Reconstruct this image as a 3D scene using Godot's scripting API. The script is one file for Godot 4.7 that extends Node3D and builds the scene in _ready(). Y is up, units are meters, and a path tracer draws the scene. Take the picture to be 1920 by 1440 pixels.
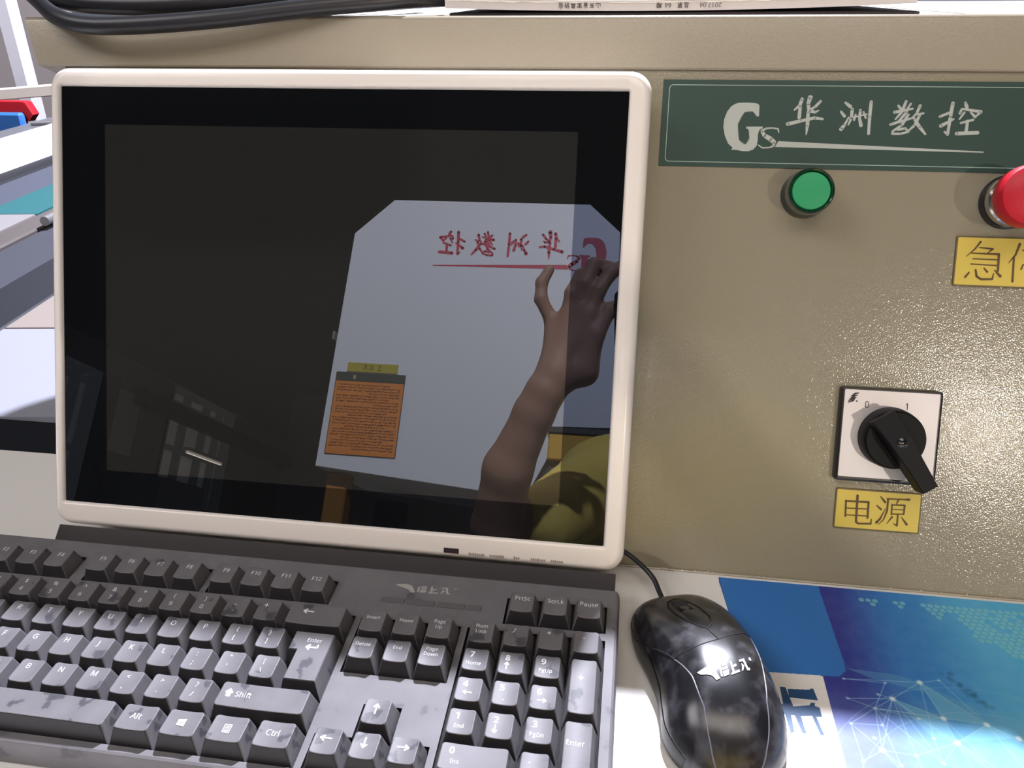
extends Node3D

const MM := 0.001
const KEY := 0.01905
const LEAN := 0.36302848          # the console front leans back 20.8 degrees
const EYE := Vector3(-0.13976783, 0.34788376, 0.43298387)

var out_of_panel := Vector3(0, sin(LEAN), cos(LEAN))
var up_panel := Vector3(0, cos(LEAN), -sin(LEAN))
var M := {}
var mouse_rings := []

# ------------------------------------------------------------------ mesh helper
class Shape:
	var v := PackedVector3Array()
	var n := PackedVector3Array()
	var xf := Transform3D.IDENTITY
	var laid := 0

	# a closed piece: triangles of one consistent turn, flipped as a whole so that it faces outwards
	func closed(t: PackedVector3Array, crease := 35.0) -> void:
		var vol := 0.0
		for i in range(0, t.size(), 3):
			vol += t[i].dot(t[i + 1].cross(t[i + 2]))
		var w := PackedVector3Array()
		for i in range(0, t.size(), 3):
			w.append(xf * t[i])
			if vol > 0.0:
				w.append(xf * t[i + 2]); w.append(xf * t[i + 1])
			else:
				w.append(xf * t[i + 1]); w.append(xf * t[i + 2])
		_add(w, crease)

	# an open sheet whose triangles all face the direction d
	func sheet(t: PackedVector3Array, d: Vector3, crease := 35.0) -> void:
		var w := PackedVector3Array()
		for i in range(0, t.size(), 3):
			var a := t[i]; var b := t[i + 1]; var c := t[i + 2]
			if (c - a).cross(b - a).dot(d) < 0.0:
				var s := b; b = c; c = s
			w.append(xf * a); w.append(xf * b); w.append(xf * c)
		_add(w, crease)

	func _add(w: PackedVector3Array, crease: float) -> void:
		var faces := PackedVector3Array()
		for i in range(0, w.size(), 3):
			faces.append((w[i + 2] - w[i]).cross(w[i + 1] - w[i]))
		var near := {}
		if crease > 0.0:
			for i in w.size():
				var k := Vector3i((w[i] * 40000.0).round())
				if not near.has(k):
					near[k] = PackedInt32Array()
				near[k].append(i / 3)
		var lim := cos(deg_to_rad(crease))
		for i in w.size():
			var f := faces[i / 3]
			var fn := f.normalized()
			var s := f
			if crease > 0.0:
				s = Vector3.ZERO
				for j in near[Vector3i((w[i] * 40000.0).round())]:
					if crease >= 180.0 or faces[j].normalized().dot(fn) >= lim:
						s += faces[j]
				if s.length_squared() < 1e-24:
					s = f
			v.append(w[i])
			n.append(s.normalized() if s.length_squared() > 1e-30 else Vector3.UP)

	func loft(rings: Array, cap0 := true, cap1 := true, wrap := true, crease := 35.0, ends_join := false) -> void:
		var t := PackedVector3Array()
		var c: int = rings[0].size()
		var m := rings.size()
		for i in (m if ends_join else m - 1):
			var a: PackedVector3Array = rings[i]
			var b: PackedVector3Array = rings[(i + 1) % m]
			for j in (c if wrap else c - 1):
				var k := (j + 1) % c
				for p in [a[j], a[k], b[k], a[j], b[k], b[j]]:
					t.append(p)
		if cap0:
			_cap(t, rings[0], false)
		if cap1:
			_cap(t, rings[m - 1], true)
		closed(t, crease)

	func _cap(t: PackedVector3Array, r: PackedVector3Array, last: bool) -> void:
		var o := Vector3.ZERO
		for p in r:
			o += p
		o /= r.size()
		for j in r.size():
			var k := (j + 1) % r.size()
			if last:
				t.append(o); t.append(r[j]); t.append(r[k])
			else:
				t.append(o); t.append(r[k]); t.append(r[j])

	# polygon in the local XY plane, from z0 to z1, front edge bevelled
	func slab(poly: PackedVector2Array, z0: float, z1: float, bevel := 0.0) -> void:
		var t := PackedVector3Array()
		var levels := [[poly, z0]]
		if bevel > 0.0:
			levels.append([poly, z1 - bevel])
			levels.append([Shape.inset(poly, bevel * 0.3), z1 - bevel * 0.3])
			levels.append([Shape.inset(poly, bevel), z1])
		else:
			levels.append([poly, z1])
		var c := poly.size()
		for i in levels.size() - 1:
			for j in c:
				var k := (j + 1) % c
				var a := Vector3(levels[i][0][j].x, levels[i][0][j].y, levels[i][1])
				var b := Vector3(levels[i][0][k].x, levels[i][0][k].y, levels[i][1])
				var d := Vector3(levels[i + 1][0][k].x, levels[i + 1][0][k].y, levels[i + 1][1])
				var e := Vector3(levels[i + 1][0][j].x, levels[i + 1][0][j].y, levels[i + 1][1])
				for p in [a, b, d, a, d, e]:
					t.append(p)
		# which turn the sides have: the caps follow it
		var area := 0.0
		for j in c:
			area += poly[j].cross(poly[(j + 1) % c])
		for end in 2:
			var pl: PackedVector2Array = levels[0][0] if end == 0 else levels[levels.size() - 1][0]
			var z: float = levels[0][1] if end == 0 else levels[levels.size() - 1][1]
			var ix := Geometry2D.triangulate_polygon(pl)
			for i in range(0, ix.size(), 3):
				var a2 := pl[ix[i]]; var b2 := pl[ix[i + 1]]; var c2 := pl[ix[i + 2]]
				var same := (b2 - a2).cross(c2 - a2) * area > 0.0
				if (end == 1) != same:
					var s := b2; b2 = c2; c2 = s
				t.append(Vector3(a2.x, a2.y, z)); t.append(Vector3(b2.x, b2.y, z)); t.append(Vector3(c2.x, c2.y, z))
		closed(t, 35.0)

	func flat(poly: PackedVector2Array, z := 0.0) -> void:
		var t := PackedVector3Array()
		var ix := Geometry2D.triangulate_polygon(poly)
		for i in ix:
			t.append(Vector3(poly[i].x, poly[i].y, z))
		sheet(t, Vector3(0, 0, 1), 0.0)

	static func inset(poly: PackedVector2Array, d: float) -> PackedVector2Array:
		var area := 0.0
		var c := poly.size()
		for j in c:
			area += poly[j].cross(poly[(j + 1) % c])
		var sg := 1.0 if area > 0.0 else -1.0
		var r := PackedVector2Array()
		for j in c:
			var e0 := (poly[j] - poly[(j + c - 1) % c]).normalized()
			var e1 := (poly[(j + 1) % c] - poly[j]).normalized()
			var n0 := Vector2(-e0.y, e0.x) * sg
			var n1 := Vector2(-e1.y, e1.x) * sg
			var b := (n0 + n1)
			var k := maxf(b.length_squared() * 0.5, 0.25)
			r.append(poly[j] + b * d / k)
		return r

	# box with chamfered edges between two corners
	func box(a: Vector3, b: Vector3, ch := 0.0) -> void:
		var lo := a.min(b); var hi := a.max(b)
		if ch <= 0.0:
			ch = 1e-6
		var rings := []
		for l in [[lo.y, ch], [lo.y + ch, 0.0], [hi.y - ch, 0.0], [hi.y, ch]]:
			var i: float = l[1]
			var r := PackedVector3Array()
			for p in [[lo.x + ch, lo.z + i], [hi.x - ch, lo.z + i], [hi.x - i, lo.z + ch], [hi.x - i, hi.z - ch], [hi.x - ch, hi.z - i], [lo.x + ch, hi.z - i], [lo.x + i, hi.z - ch], [lo.x + i, lo.z + ch]]:
				r.append(Vector3(p[0], l[0], p[1]))
			rings.append(r)
		loft(rings, true, true, true, 20.0)

	# profile of (radius, z) turned about local Z
	func lathe(profile: Array, seg := 40, crease := 35.0) -> void:
		var rings := []
		for p in profile:
			var r := PackedVector3Array()
			for j in seg:
				var a := TAU * j / seg
				r.append(Vector3(cos(a) * maxf(p.x, 1e-5), sin(a) * maxf(p.x, 1e-5), p.y))
			rings.append(r)
		loft(rings, true, true, true, crease)

	func tube(path: PackedVector3Array, r: float, seg := 10, r_end := -1.0) -> void:
		var rings := []
		var side := Vector3.ZERO
		for i in path.size():
			var d := (path[mini(i + 1, path.size() - 1)] - path[maxi(i - 1, 0)]).normalized()
			if side == Vector3.ZERO:
				side = d.cross(Vector3.UP if absf(d.y) < 0.9 else Vector3.RIGHT).normalized()
			side = (side - d * side.dot(d)).normalized()
			var b := d.cross(side)
			var rad := r if r_end < 0.0 else lerpf(r, r_end, float(i) / (path.size() - 1))
			var ring := PackedVector3Array()
			for j in seg:
				var a := TAU * j / seg
				ring.append(path[i] + (side * cos(a) + b * sin(a)) * rad)
			rings.append(ring)
		loft(rings, true, true, true, 50.0)

	# flat brush stroke: points (x, y, half width) in the local XY plane
	func stroke(pts: Array, z := 0.0) -> void:
		var t := PackedVector3Array()
		for i in pts.size():
			var p: Vector3 = pts[i]
			laid += 1
			z += 4e-6 if i else 4e-6 * (laid % 12)
			for j in 8:
				var a := TAU * j / 8.0; var b := TAU * (j + 1) / 8.0
				t.append(Vector3(p.x, p.y, z))
				t.append(Vector3(p.x + cos(a) * p.z, p.y + sin(a) * p.z, z))
				t.append(Vector3(p.x + cos(b) * p.z, p.y + sin(b) * p.z, z))
			if i + 1 < pts.size():
				var q: Vector3 = pts[i + 1]
				var d := Vector2(q.x - p.x, q.y - p.y).normalized()
				var s := Vector2(-d.y, d.x)
				var a0 := Vector3(p.x + s.x * p.z, p.y + s.y * p.z, z)
				var a1 := Vector3(p.x - s.x * p.z, p.y - s.y * p.z, z)
				var b0 := Vector3(q.x + s.x * q.z, q.y + s.y * q.z, z)
				var b1 := Vector3(q.x - s.x * q.z, q.y - s.y * q.z, z)
				for e in [a0, a1, b1, a0, b1, b0]:
					t.append(e)
		sheet(t, Vector3(0, 0, 1), 0.0)

	func mesh() -> ArrayMesh:
		var a := []
		a.resize(Mesh.ARRAY_MAX)
		a[Mesh.ARRAY_VERTEX] = v
		a[Mesh.ARRAY_NORMAL] = n
		var m := ArrayMesh.new()
		m.add_surface_from_arrays(Mesh.PRIMITIVE_TRIANGLES, a)
		return m

# a signed-distance body: tapered capsules joined smoothly, meshed by surface nets
class Body:
	var lo: Vector3
	var cell: float
	var d: Vector3i
	var f := PackedFloat32Array()

	func _init(a: Vector3, b: Vector3, c: float) -> void:
		lo = a; cell = c
		d = Vector3i(((b - a) / c).ceil()) + Vector3i.ONE
		f.resize(d.x * d.y * d.z)
		f.fill(1.0)

	func bone(a: Vector3, b: Vector3, ra: float, rb: float, k: float) -> void:
		var m := maxf(ra, rb) + k + cell * 2.0
		var p0 := Vector3i(((a.min(b) - Vector3.ONE * m - lo) / cell).floor()).clamp(Vector3i.ZERO, d - Vector3i.ONE)
		var p1 := Vector3i(((a.max(b) + Vector3.ONE * m - lo) / cell).ceil()).clamp(Vector3i.ZERO, d - Vector3i.ONE)
		var ab := b - a
		var l2 := maxf(ab.length_squared(), 1e-9)
		for z in range(p0.z, p1.z + 1):
			for y in range(p0.y, p1.y + 1):
				var at := (z * d.y + y) * d.x
				for x in range(p0.x, p1.x + 1):
					var p := lo + Vector3(x, y, z) * cell
					var t := clampf((p - a).dot(ab) / l2, 0.0, 1.0)
					var s := (p - a - ab * t).length() - lerpf(ra, rb, t)
					var o := f[at + x]
					var h := maxf(k - absf(o - s), 0.0) / k
					f[at + x] = minf(o, s) - h * h * k * 0.25

	func tris() -> PackedVector3Array:
		var id := {}
		var pts := PackedVector3Array()
		var sx := 1; var sy := d.x; var sz := d.x * d.y
		var t := PackedVector3Array()
		for z in d.z - 1:
			for y in d.y - 1:
				for x in d.x - 1:
					var at := (z * d.y + y) * d.x + x
					if f[at] > cell * 2.0:
						continue
					var inside := 0
					var c := [f[at], f[at + sx], f[at + sy], f[at + sx + sy], f[at + sz], f[at + sx + sz], f[at + sy + sz], f[at + sx + sy + sz]]
					for q in c:
						if q < 0.0:
							inside += 1
					if inside == 0 or inside == 8:
						continue
					var s := Vector3.ZERO
					var cnt := 0
					for e in [[0, 1], [2, 3], [4, 5], [6, 7], [0, 2], [1, 3], [4, 6], [5, 7], [0, 4], [1, 5], [2, 6], [3, 7]]:
						var u: float = c[e[0]]; var w: float = c[e[1]]
						if (u < 0.0) != (w < 0.0):
							var k := u / (u - w)
							var pa := Vector3(e[0] & 1, (e[0] >> 1) & 1, e[0] >> 2)
							var pb := Vector3(e[1] & 1, (e[1] >> 1) & 1, e[1] >> 2)
							s += pa.lerp(pb, k)
							cnt += 1
					id[at] = pts.size()
					pts.append(lo + (Vector3(x, y, z) + s / cnt) * cell)
		for at in id:
			for ax in [[sx, sy, sz], [sy, sz, sx], [sz, sx, sy]]:
				var a: float = f[at]; var b: float = f[at + ax[0]]
				if (a < 0.0) == (b < 0.0):
					continue
				var i1 = id.get(at - ax[1]); var i2 = id.get(at - ax[1] - ax[2]); var i3 = id.get(at - ax[2])
				if i1 == null or i2 == null or i3 == null:
					continue
				var q := [pts[id[at]], pts[i1], pts[i2], pts[i3]]
				var o := [0, 1, 2, 0, 2, 3] if a < 0.0 else [0, 2, 1, 0, 3, 2]
				for k in o:
					t.append(q[k])
		return t

# ------------------------------------------------------------------ scene helpers
func obj(called: String, s, m: Material, parent: Node = self) -> MeshInstance3D:
	var o := MeshInstance3D.new()
	o.name = called
	o.mesh = s.mesh() if s is Shape else s
	o.material_override = m
	parent.add_child(o, true)
	return o

func tag(o: Node, label: String, category: String, group := "") -> Node:
	o.set_meta("label", label)
	o.set_meta("category", category)
	if group:
		o.set_meta("group", group)
	return o

func thing(called: String, label: String, category: String, at := Transform3D.IDENTITY, group := "") -> Node3D:
	var o := Node3D.new()
	o.name = called
	add_child(o, true)
	o.transform = at
	tag(o, label, category, group)
	return o

func struct(o: Node) -> Node:
	o.set_meta("kind", "structure")
	return o

# a place on the leaning console front: x and s in metres along it, off = distance in front of it
func on_panel(x: float, s: float, off := 0.0) -> Transform3D:
	return Transform3D(Basis(Vector3.RIGHT, up_panel, out_of_panel), Vector3(x, 0, 0) + up_panel * s + out_of_panel * off)

func mat(hex: String, rough := 0.5, spec := 0.5, metal := 0.0) -> StandardMaterial3D:
	var m := StandardMaterial3D.new()
	m.albedo_color = Color(hex)
	m.roughness = rough
	m.metallic_specular = spec
	m.metallic = metal
	return m

func noise(freq: float, seed_ := 1, oct := 3, ramp: Array = [], normal := false, bump := 4.0, size := 512) -> NoiseTexture2D:
	var f := FastNoiseLite.new()
	f.seed = seed_
	f.noise_type = FastNoiseLite.TYPE_SIMPLEX_SMOOTH
	f.frequency = freq
	f.fractal_octaves = oct
	var t := NoiseTexture2D.new()
	t.width = size; t.height = size
	t.seamless = true
	t.noise = f
	if normal:
		t.as_normal_map = true
		t.bump_strength = bump
	elif ramp.size():
		var g := Gradient.new()
		g.offsets = PackedFloat32Array(ramp.map(func(e): return e[0]))
		g.colors = PackedColorArray(ramp.map(func(e): return Color(e[1])))
		t.color_ramp = g
	return t

func world_uv(m: StandardMaterial3D, per_metre: float) -> StandardMaterial3D:
	m.uv1_triplanar = true
	m.uv1_world_triplanar = true
	m.uv1_scale = Vector3.ONE * per_metre
	return m

# rounded rectangle centred on c, the same number of points whatever its size
func rrect(c: Vector2, w: float, h: float, r: float, seg := 6) -> PackedVector2Array:
	var p := PackedVector2Array()
	for q in 4:
		var o := c + Vector2((w / 2 - r) * [1, -1, -1, 1][q], (h / 2 - r) * [1, 1, -1, -1][q])
		for i in seg + 1:
			var a := PI / 2 * (q + float(i) / seg)
			p.append(o + Vector2(cos(a), sin(a)) * r)
	return p

func poly(text: String, f = null) -> PackedVector2Array:
	var r := PackedVector2Array()
	for w in text.split(" ", false):
		var c := w.split(",")
		var p := Vector2(c[0].to_float(), c[1].to_float())
		r.append(f.call(p) if f != null else p)
	return r

# brush strokes written as «x,y[,half width] x,y ...; ...»
func strokes(s: Shape, text: String, width: float, f: Callable, scale_w: float) -> void:
	for part in text.split(";", false):
		var pts := []
		for w in part.split(" ", false):
			var c := w.split(",")
			var p: Vector2 = f.call(Vector2(c[0].to_float(), c[1].to_float()))
			pts.append(Vector3(p.x, p.y, (c[2].to_float() if c.size() > 2 else width) * scale_w))
		s.stroke(pts)

func text_mesh(s: String, size: float, bold := false, serif := false) -> ArrayMesh:
	var t := TextMesh.new()
	var f := SystemFont.new()
	f.font_names = PackedStringArray(["Droid Serif" if serif else "Droid Sans"])
	f.font_weight = 700 if bold else 400
	t.font = f
	t.text = s
	t.font_size = 48
	t.pixel_size = 0.01
	t.depth = 0.0
	t.curve_step = 2.0
	var a := t.get_mesh_arrays()
	var v: PackedVector3Array = a[Mesh.ARRAY_VERTEX]
	for i in v.size():
		v[i] *= size / 0.34          # size = height of a capital
	a[Mesh.ARRAY_VERTEX] = v
	var m := ArrayMesh.new()
	m.add_surface_from_arrays(Mesh.PRIMITIVE_TRIANGLES, a)
	return m

const LOGO_BIG := "165,83 220,82 280,85 305,92 312,105 308,178 293,180 285,165 265,145 235,140 205,150 175,185 157,235 155,300 165,345 185,370 210,376 230,360 238,330 238,280 230,268 215,264 217,250 335,250 333,262 312,272 300,300 298,345 290,385 265,412 230,424 185,423 145,415 105,414 118,400 85,370 62,315 52,255 58,200 80,145 110,108 140,90"
const LOGO_S := "448,292,4 443,266,6 400,260,5 355,264,7 328,282,10 345,312,14 385,335,17 415,360,15 410,385,8 380,398,5 330,400,5 302,380,4"
const LOGO_LINE := "445,352 1855,420 1855,428 420,393"
const LOGO_TEXT := "612,60,9 598,100,8 558,135,4;600,105,8 592,188,9;742,75,7 705,112,7 655,142,4;670,48,12 655,92,8 662,140,9 705,150,7 730,138,3;512,232,10 600,212,8 700,190,8 756,198,6;655,150,8 650,240,9 641,306,3;915,85,6 948,112,9;884,148,6 908,178,8;885,268,10 908,240,7 938,185,3;962,130,8 956,190,7 935,238,4;1018,138,7 1012,190,7 1022,242,9;1092,80,8 1082,180,8 1075,300,7;985,168,5 975,205,5;1040,150,5 1055,190,5;930,195,4 1062,165,4;1330,78,7 1302,150,7 1258,200,4;1252,152,8 1375,128,5;1278,108,6 1302,138,7;1362,95,6 1330,140,4;1335,150,7 1280,215,6 1222,238,5;1225,236,7 1385,188,5;1345,170,7 1302,240,7 1240,282,5 1238,300,6 1292,300,6 1348,286,5 1325,262,6 1275,272,6;1425,108,8 1402,160,6 1368,196,4;1398,168,5 1448,160,5;1422,175,7 1390,240,7 1342,284,4;1385,195,6 1420,250,9 1462,302,5;1560,182,7 1632,152,6;1645,92,9 1630,180,8 1612,304,7 1590,285,4;1566,246,9 1650,200,5;1728,90,7 1738,118,9;1692,160,7 1706,130,5 1832,150,8 1802,178,4;1722,155,6 1690,200,4;1765,155,5 1795,185,7;1700,226,6 1782,204,6;1745,212,7 1735,292,8;1672,298,9 1812,292,9"

func build_logo(s: Shape, f: Callable, w: float) -> void:
	s.flat(poly(LOGO_BIG, f))
	s.flat(poly(LOGO_LINE, f))
	strokes(s, LOGO_S, 7, f, w)
	strokes(s, LOGO_TEXT, 7, f, w * 1.4)

# the peripheral maker's wing and three block characters in a box 340 x 70, y downwards
const WING := "0,10 60,0 95,8 112,30 132,68 108,70 88,48 55,34 20,26"
const BLOCKS := "138,22 150,8 152,62 140,62;156,8 190,4 188,16 158,20;156,24 192,20 190,32 158,36;156,40 194,36 192,60 158,64;214,2 224,2 226,24 250,20 250,30 228,34 230,52 262,48 262,58 206,64 206,56 216,54;274,4 312,0 322,44 334,46 330,56 312,56 300,12 276,14;286,20 300,34 286,54 276,56 284,36"

func _ready() -> void:
	camera_and_light()
	materials()
	hall()
	console()
	desk()
	monitor()
	nameplate()
	buttons()
	switch_and_labels()
	keyboard()
	mouse()
	desk_sheet()
	top_items()
	machine_bed()
	machine_cover()
	photographer()

# ------------------------------------------------------------------ camera, sky, lamps, exposure
func camera_and_light() -> void:
	var cam := Camera3D.new()
	cam.name = "camera"
	cam.fov = rad_to_deg(2.0 * atan(720.0 / 1500.0))
	cam.near = 0.01
	cam.far = 60.0
	cam.transform = Transform3D(Basis(Vector3(0.98918524, -0.00728595, -0.14649052), Vector3(-0.05854781, 0.89612755, -0.43991768), Vector3(0.1344794, 0.44373678, 0.88600957)).orthonormalized(), EYE)
	add_child(cam)
	var e := Environment.new()
	e.background_mode = Environment.BG_SKY
	var sky := Sky.new()
	var sm := ProceduralSkyMaterial.new()
	sm.sky_top_color = Color("8aa4c4"); sm.sky_horizon_color = Color("c8d2dc")
	sm.ground_bottom_color = Color("50504c"); sm.ground_horizon_color = Color("a0a09c")
	sky.sky_material = sm
	e.sky = sky
	e.tonemap_mode = Environment.TONE_MAPPER_LINEAR
	e.tonemap_exposure = 1.0
	e.sdfgi_enabled = true; e.ssao_enabled = true; e.ssil_enabled = true
	var we := WorldEnvironment.new()
	we.name = "surroundings"
	we.environment = e
	add_child(we)
	# the compact high lamp behind the console: the lip and the monitor's top edge draw its line of shade across desk and keys
	high_lamp(Vector3(0.03, 2.65, -1.735), 31.0, Color("eef0ff"))
	roof_fill_light(Vector3(0.2, 2.75, 2.0), Vector2(2.4, 1.4), 4.2, Color("fff3e8"), "frosted roof light panel above the white machine cover")
	roof_fill_light(Vector3(-2.6, 2.75, 1.3), Vector2(2.0, 1.6), 6.0, Color("f4f0f2"), "added fill light panel overhead that brightens the left side of the desk")  # unseen lamp, added as fill for the left of the desk
	roof_fill_light(Vector3(0.2, 2.75, 8.5), Vector2(2.0, 1.2), 9.0, Color("fff0ea"), "added fill light panel overhead that brightens the far end of the hall")  # unseen lamp, added to brighten the end wall of the hall
	tube_lamp(Vector3(-5.86, 1.47, 10.05), 1.0, 90.0, 0.05, Color("fff0e4"), "tube lamp on the left wall below the reflected window grid")
	work_lamp()

func tube_lamp(at: Vector3, length: float, turn: float, energy: float, c: Color, label: String) -> void:
	var t := thing("tube_lamp", label, "lamp", Transform3D(Basis(Vector3.UP, deg_to_rad(turn)), at), "ceiling tube lamps")
	var s := Shape.new()
	s.box(Vector3(-length / 2 - 0.03, 0.03, -0.05), Vector3(length / 2 + 0.03, 0.07, 0.05), 0.008)
	obj("housing", s, mat("d8d8d4", 0.4), t)
	s = Shape.new()
	var path := PackedVector3Array()
	for i in 9:
		path.append(Vector3(lerpf(-length / 2, length / 2, i / 8.0), 0.012, 0))
	s.tube(path, 0.013, 12)
	var m := mat("ffffff", 0.4)
	m.emission_enabled = true
	m.emission = c
	m.emission_energy_multiplier = 1.0
	obj("tube", s, m, t)
	if at.y > 2.0:
		for x in [-length * 0.35, length * 0.35]:
			s = Shape.new()
			s.tube(PackedVector3Array([Vector3(x, 0.07, 0), Vector3(x, 0.55, 0)]), 0.004, 6)
			obj("suspension_wire", s, mat("707070", 0.5), t)
	var l := AreaLight3D.new()
	l.name = "tube_light"
	l.area_size = Vector2(length, 0.05)
	l.light_energy = energy
	l.light_color = c
	l.shadow_enabled = true
	l.area_range = 30.0
	l.area_attenuation = 2.0
	l.rotation = Vector3(-PI / 2, 0, 0)
	l.position = Vector3(0, -0.004, 0)
	t.add_child(l)

func high_lamp(at: Vector3, energy: float, c: Color) -> void:
	var t := thing("high_bay_lamp", "round high bay lamp hung behind the console", "lamp", Transform3D(Basis.IDENTITY, at))
	var s := Shape.new()
	s.xf = Transform3D(Basis(Vector3.RIGHT, Vector3(0, 0, -1), Vector3.UP), Vector3.ZERO)
	s.lathe([Vector2(0.001, 0.02), Vector2(0.07, 0.018), Vector2(0.11, -0.015), Vector2(0.113, -0.013), Vector2(0.075, 0.03), Vector2(0.04, 0.09), Vector2(0.001, 0.1)], 36)
	obj("reflector", s, mat("8c8c90", 0.4), t)
	s = Shape.new()
	s.xf = Transform3D(Basis(Vector3.RIGHT, Vector3(0, 0, -1), Vector3.UP), Vector3.ZERO)
	s.lathe([Vector2(0.001, 0.016), Vector2(0.05, 0.014), Vector2(0.052, 0.008), Vector2(0.001, 0.008)], 36)
	var m := mat("ffffff", 0.4)
	m.emission_enabled = true
	m.emission = c
	m.emission_energy_multiplier = 8.0
	obj("lamp_panel", s, m, t)
	s = Shape.new()
	s.tube(PackedVector3Array([Vector3(0, 0.1, 0), Vector3(0, 0.3, 0), Vector3(0, 0.55, 0)]), 0.006, 8)
	obj("rod", s, mat("707070", 0.5), t)
	var l := SpotLight3D.new()
	l.name = "high_bay_light"
	l.light_energy = energy
	l.light_color = c
	l.light_size = 0.05
	l.spot_angle = 80.0
	l.spot_angle_attenuation = 0.3
	l.spot_range = 30.0
	l.spot_attenuation = 2.0
	l.shadow_enabled = true
	l.rotation = Vector3(-PI / 2, 0, 0)
	l.position = Vector3(0, -0.06, 0)
	t.add_child(l)

func roof_fill_light(at: Vector3, size: Vector2, energy: float, c: Color, label: String) -> void:
	var t := thing("roof_fill_light", label, "lamp", Transform3D(Basis.IDENTITY, at))
	var s := Shape.new()
	var w := size.x / 2; var d := size.y / 2
	s.box(Vector3(-w - 0.05, 0, -d - 0.05), Vector3(w + 0.05, 0.45, -d), 0.004)
	s.box(Vector3(-w - 0.05, 0, d), Vector3(w + 0.05, 0.45, d + 0.05), 0.004)
	s.box(Vector3(-w - 0.05, 0, -d), Vector3(-w, 0.45, d), 0.004)
	s.box(Vector3(w, 0, -d), Vector3(w + 0.05, 0.45, d), 0.004)
	obj("frame", s, mat("4a4c4a", 0.7), t)
	s = Shape.new()
	s.box(Vector3(-w, 0.02, -d), Vector3(w, 0.03, d), 0.001)
	var m := mat("f0f0ee", 0.6)
	m.emission_enabled = true
	m.emission = c
	m.emission_energy_multiplier = 0.5
	obj("lamp_panel", s, m, t)
	var l := AreaLight3D.new()
	l.name = "roof_panel_light"
	l.area_size = size * 0.98
	l.light_energy = energy
	l.light_color = c
	l.shadow_enabled = true
	l.area_range = 30.0
	l.area_attenuation = 2.0
	l.rotation = Vector3(-PI / 2, 0, 0)
	l.position = Vector3(0, 0.01, 0)
	t.add_child(l)

func work_lamp() -> void:
	var at := Vector3(1.26, 0.77, 2.64)
	var look := (Vector3(0.1, 0.1, 0) - at).normalized()
	var b := Basis.looking_at(look)
	var t := thing("work_lamp", "round work lamp on a tall stand right of the white machine cover", "lamp", Transform3D(Basis.IDENTITY, Vector3(at.x, -0.8, at.z)))
	var s := Shape.new()
	s.lathe([Vector2(0.2, 0), Vector2(0.2, 0.015), Vector2(0.18, 0.025), Vector2(0.02, 0.03)], 32)
	var o := obj("base", s, mat("303030", 0.5), t)
	o.rotation.x = -PI / 2
	s = Shape.new()
	s.tube(PackedVector3Array([Vector3(0, 0.02, 0), Vector3(0, 0.8, 0), Vector3(0, 1.5, 0)]) , 0.012, 10)
	obj("pole", s, mat("505050", 0.4), t)
	s = Shape.new()
	s.lathe([Vector2(0.02, 0.09), Vector2(0.05, 0.07), Vector2(0.075, 0.02), Vector2(0.085, -0.03), Vector2(0.081, -0.03), Vector2(0.07, 0.01), Vector2(0.001, 0.03)], 32)
	o = obj("shade", s, mat("404044", 0.4), t)
	o.transform = Transform3D(b, Vector3(0, 1.57, 0))
	s = Shape.new()
	s.lathe([Vector2(0.001, -0.012), Vector2(0.068, -0.012), Vector2(0.068, -0.018), Vector2(0.001, -0.018)], 32)
	var m := mat("ffffff", 0.4)
	m.emission_enabled = true; m.emission = Color("fff6ea"); m.emission_energy_multiplier = 6.0
	o = obj("lamp_panel", s, m, t)
	o.transform = Transform3D(b, Vector3(0, 1.57, 0))
	var l := SpotLight3D.new()
	l.name = "work_light"
	l.light_color = Color("fff2e2")
	l.light_energy = 1.7
	l.light_size = 0.045
	l.spot_angle = 50.0
	l.spot_range = 30.0
	l.spot_attenuation = 2.0
	l.shadow_enabled = true
	t.add_child(l)
	l.transform = Transform3D(b, Vector3(0, 1.57, 0) + look * 0.1)

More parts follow.
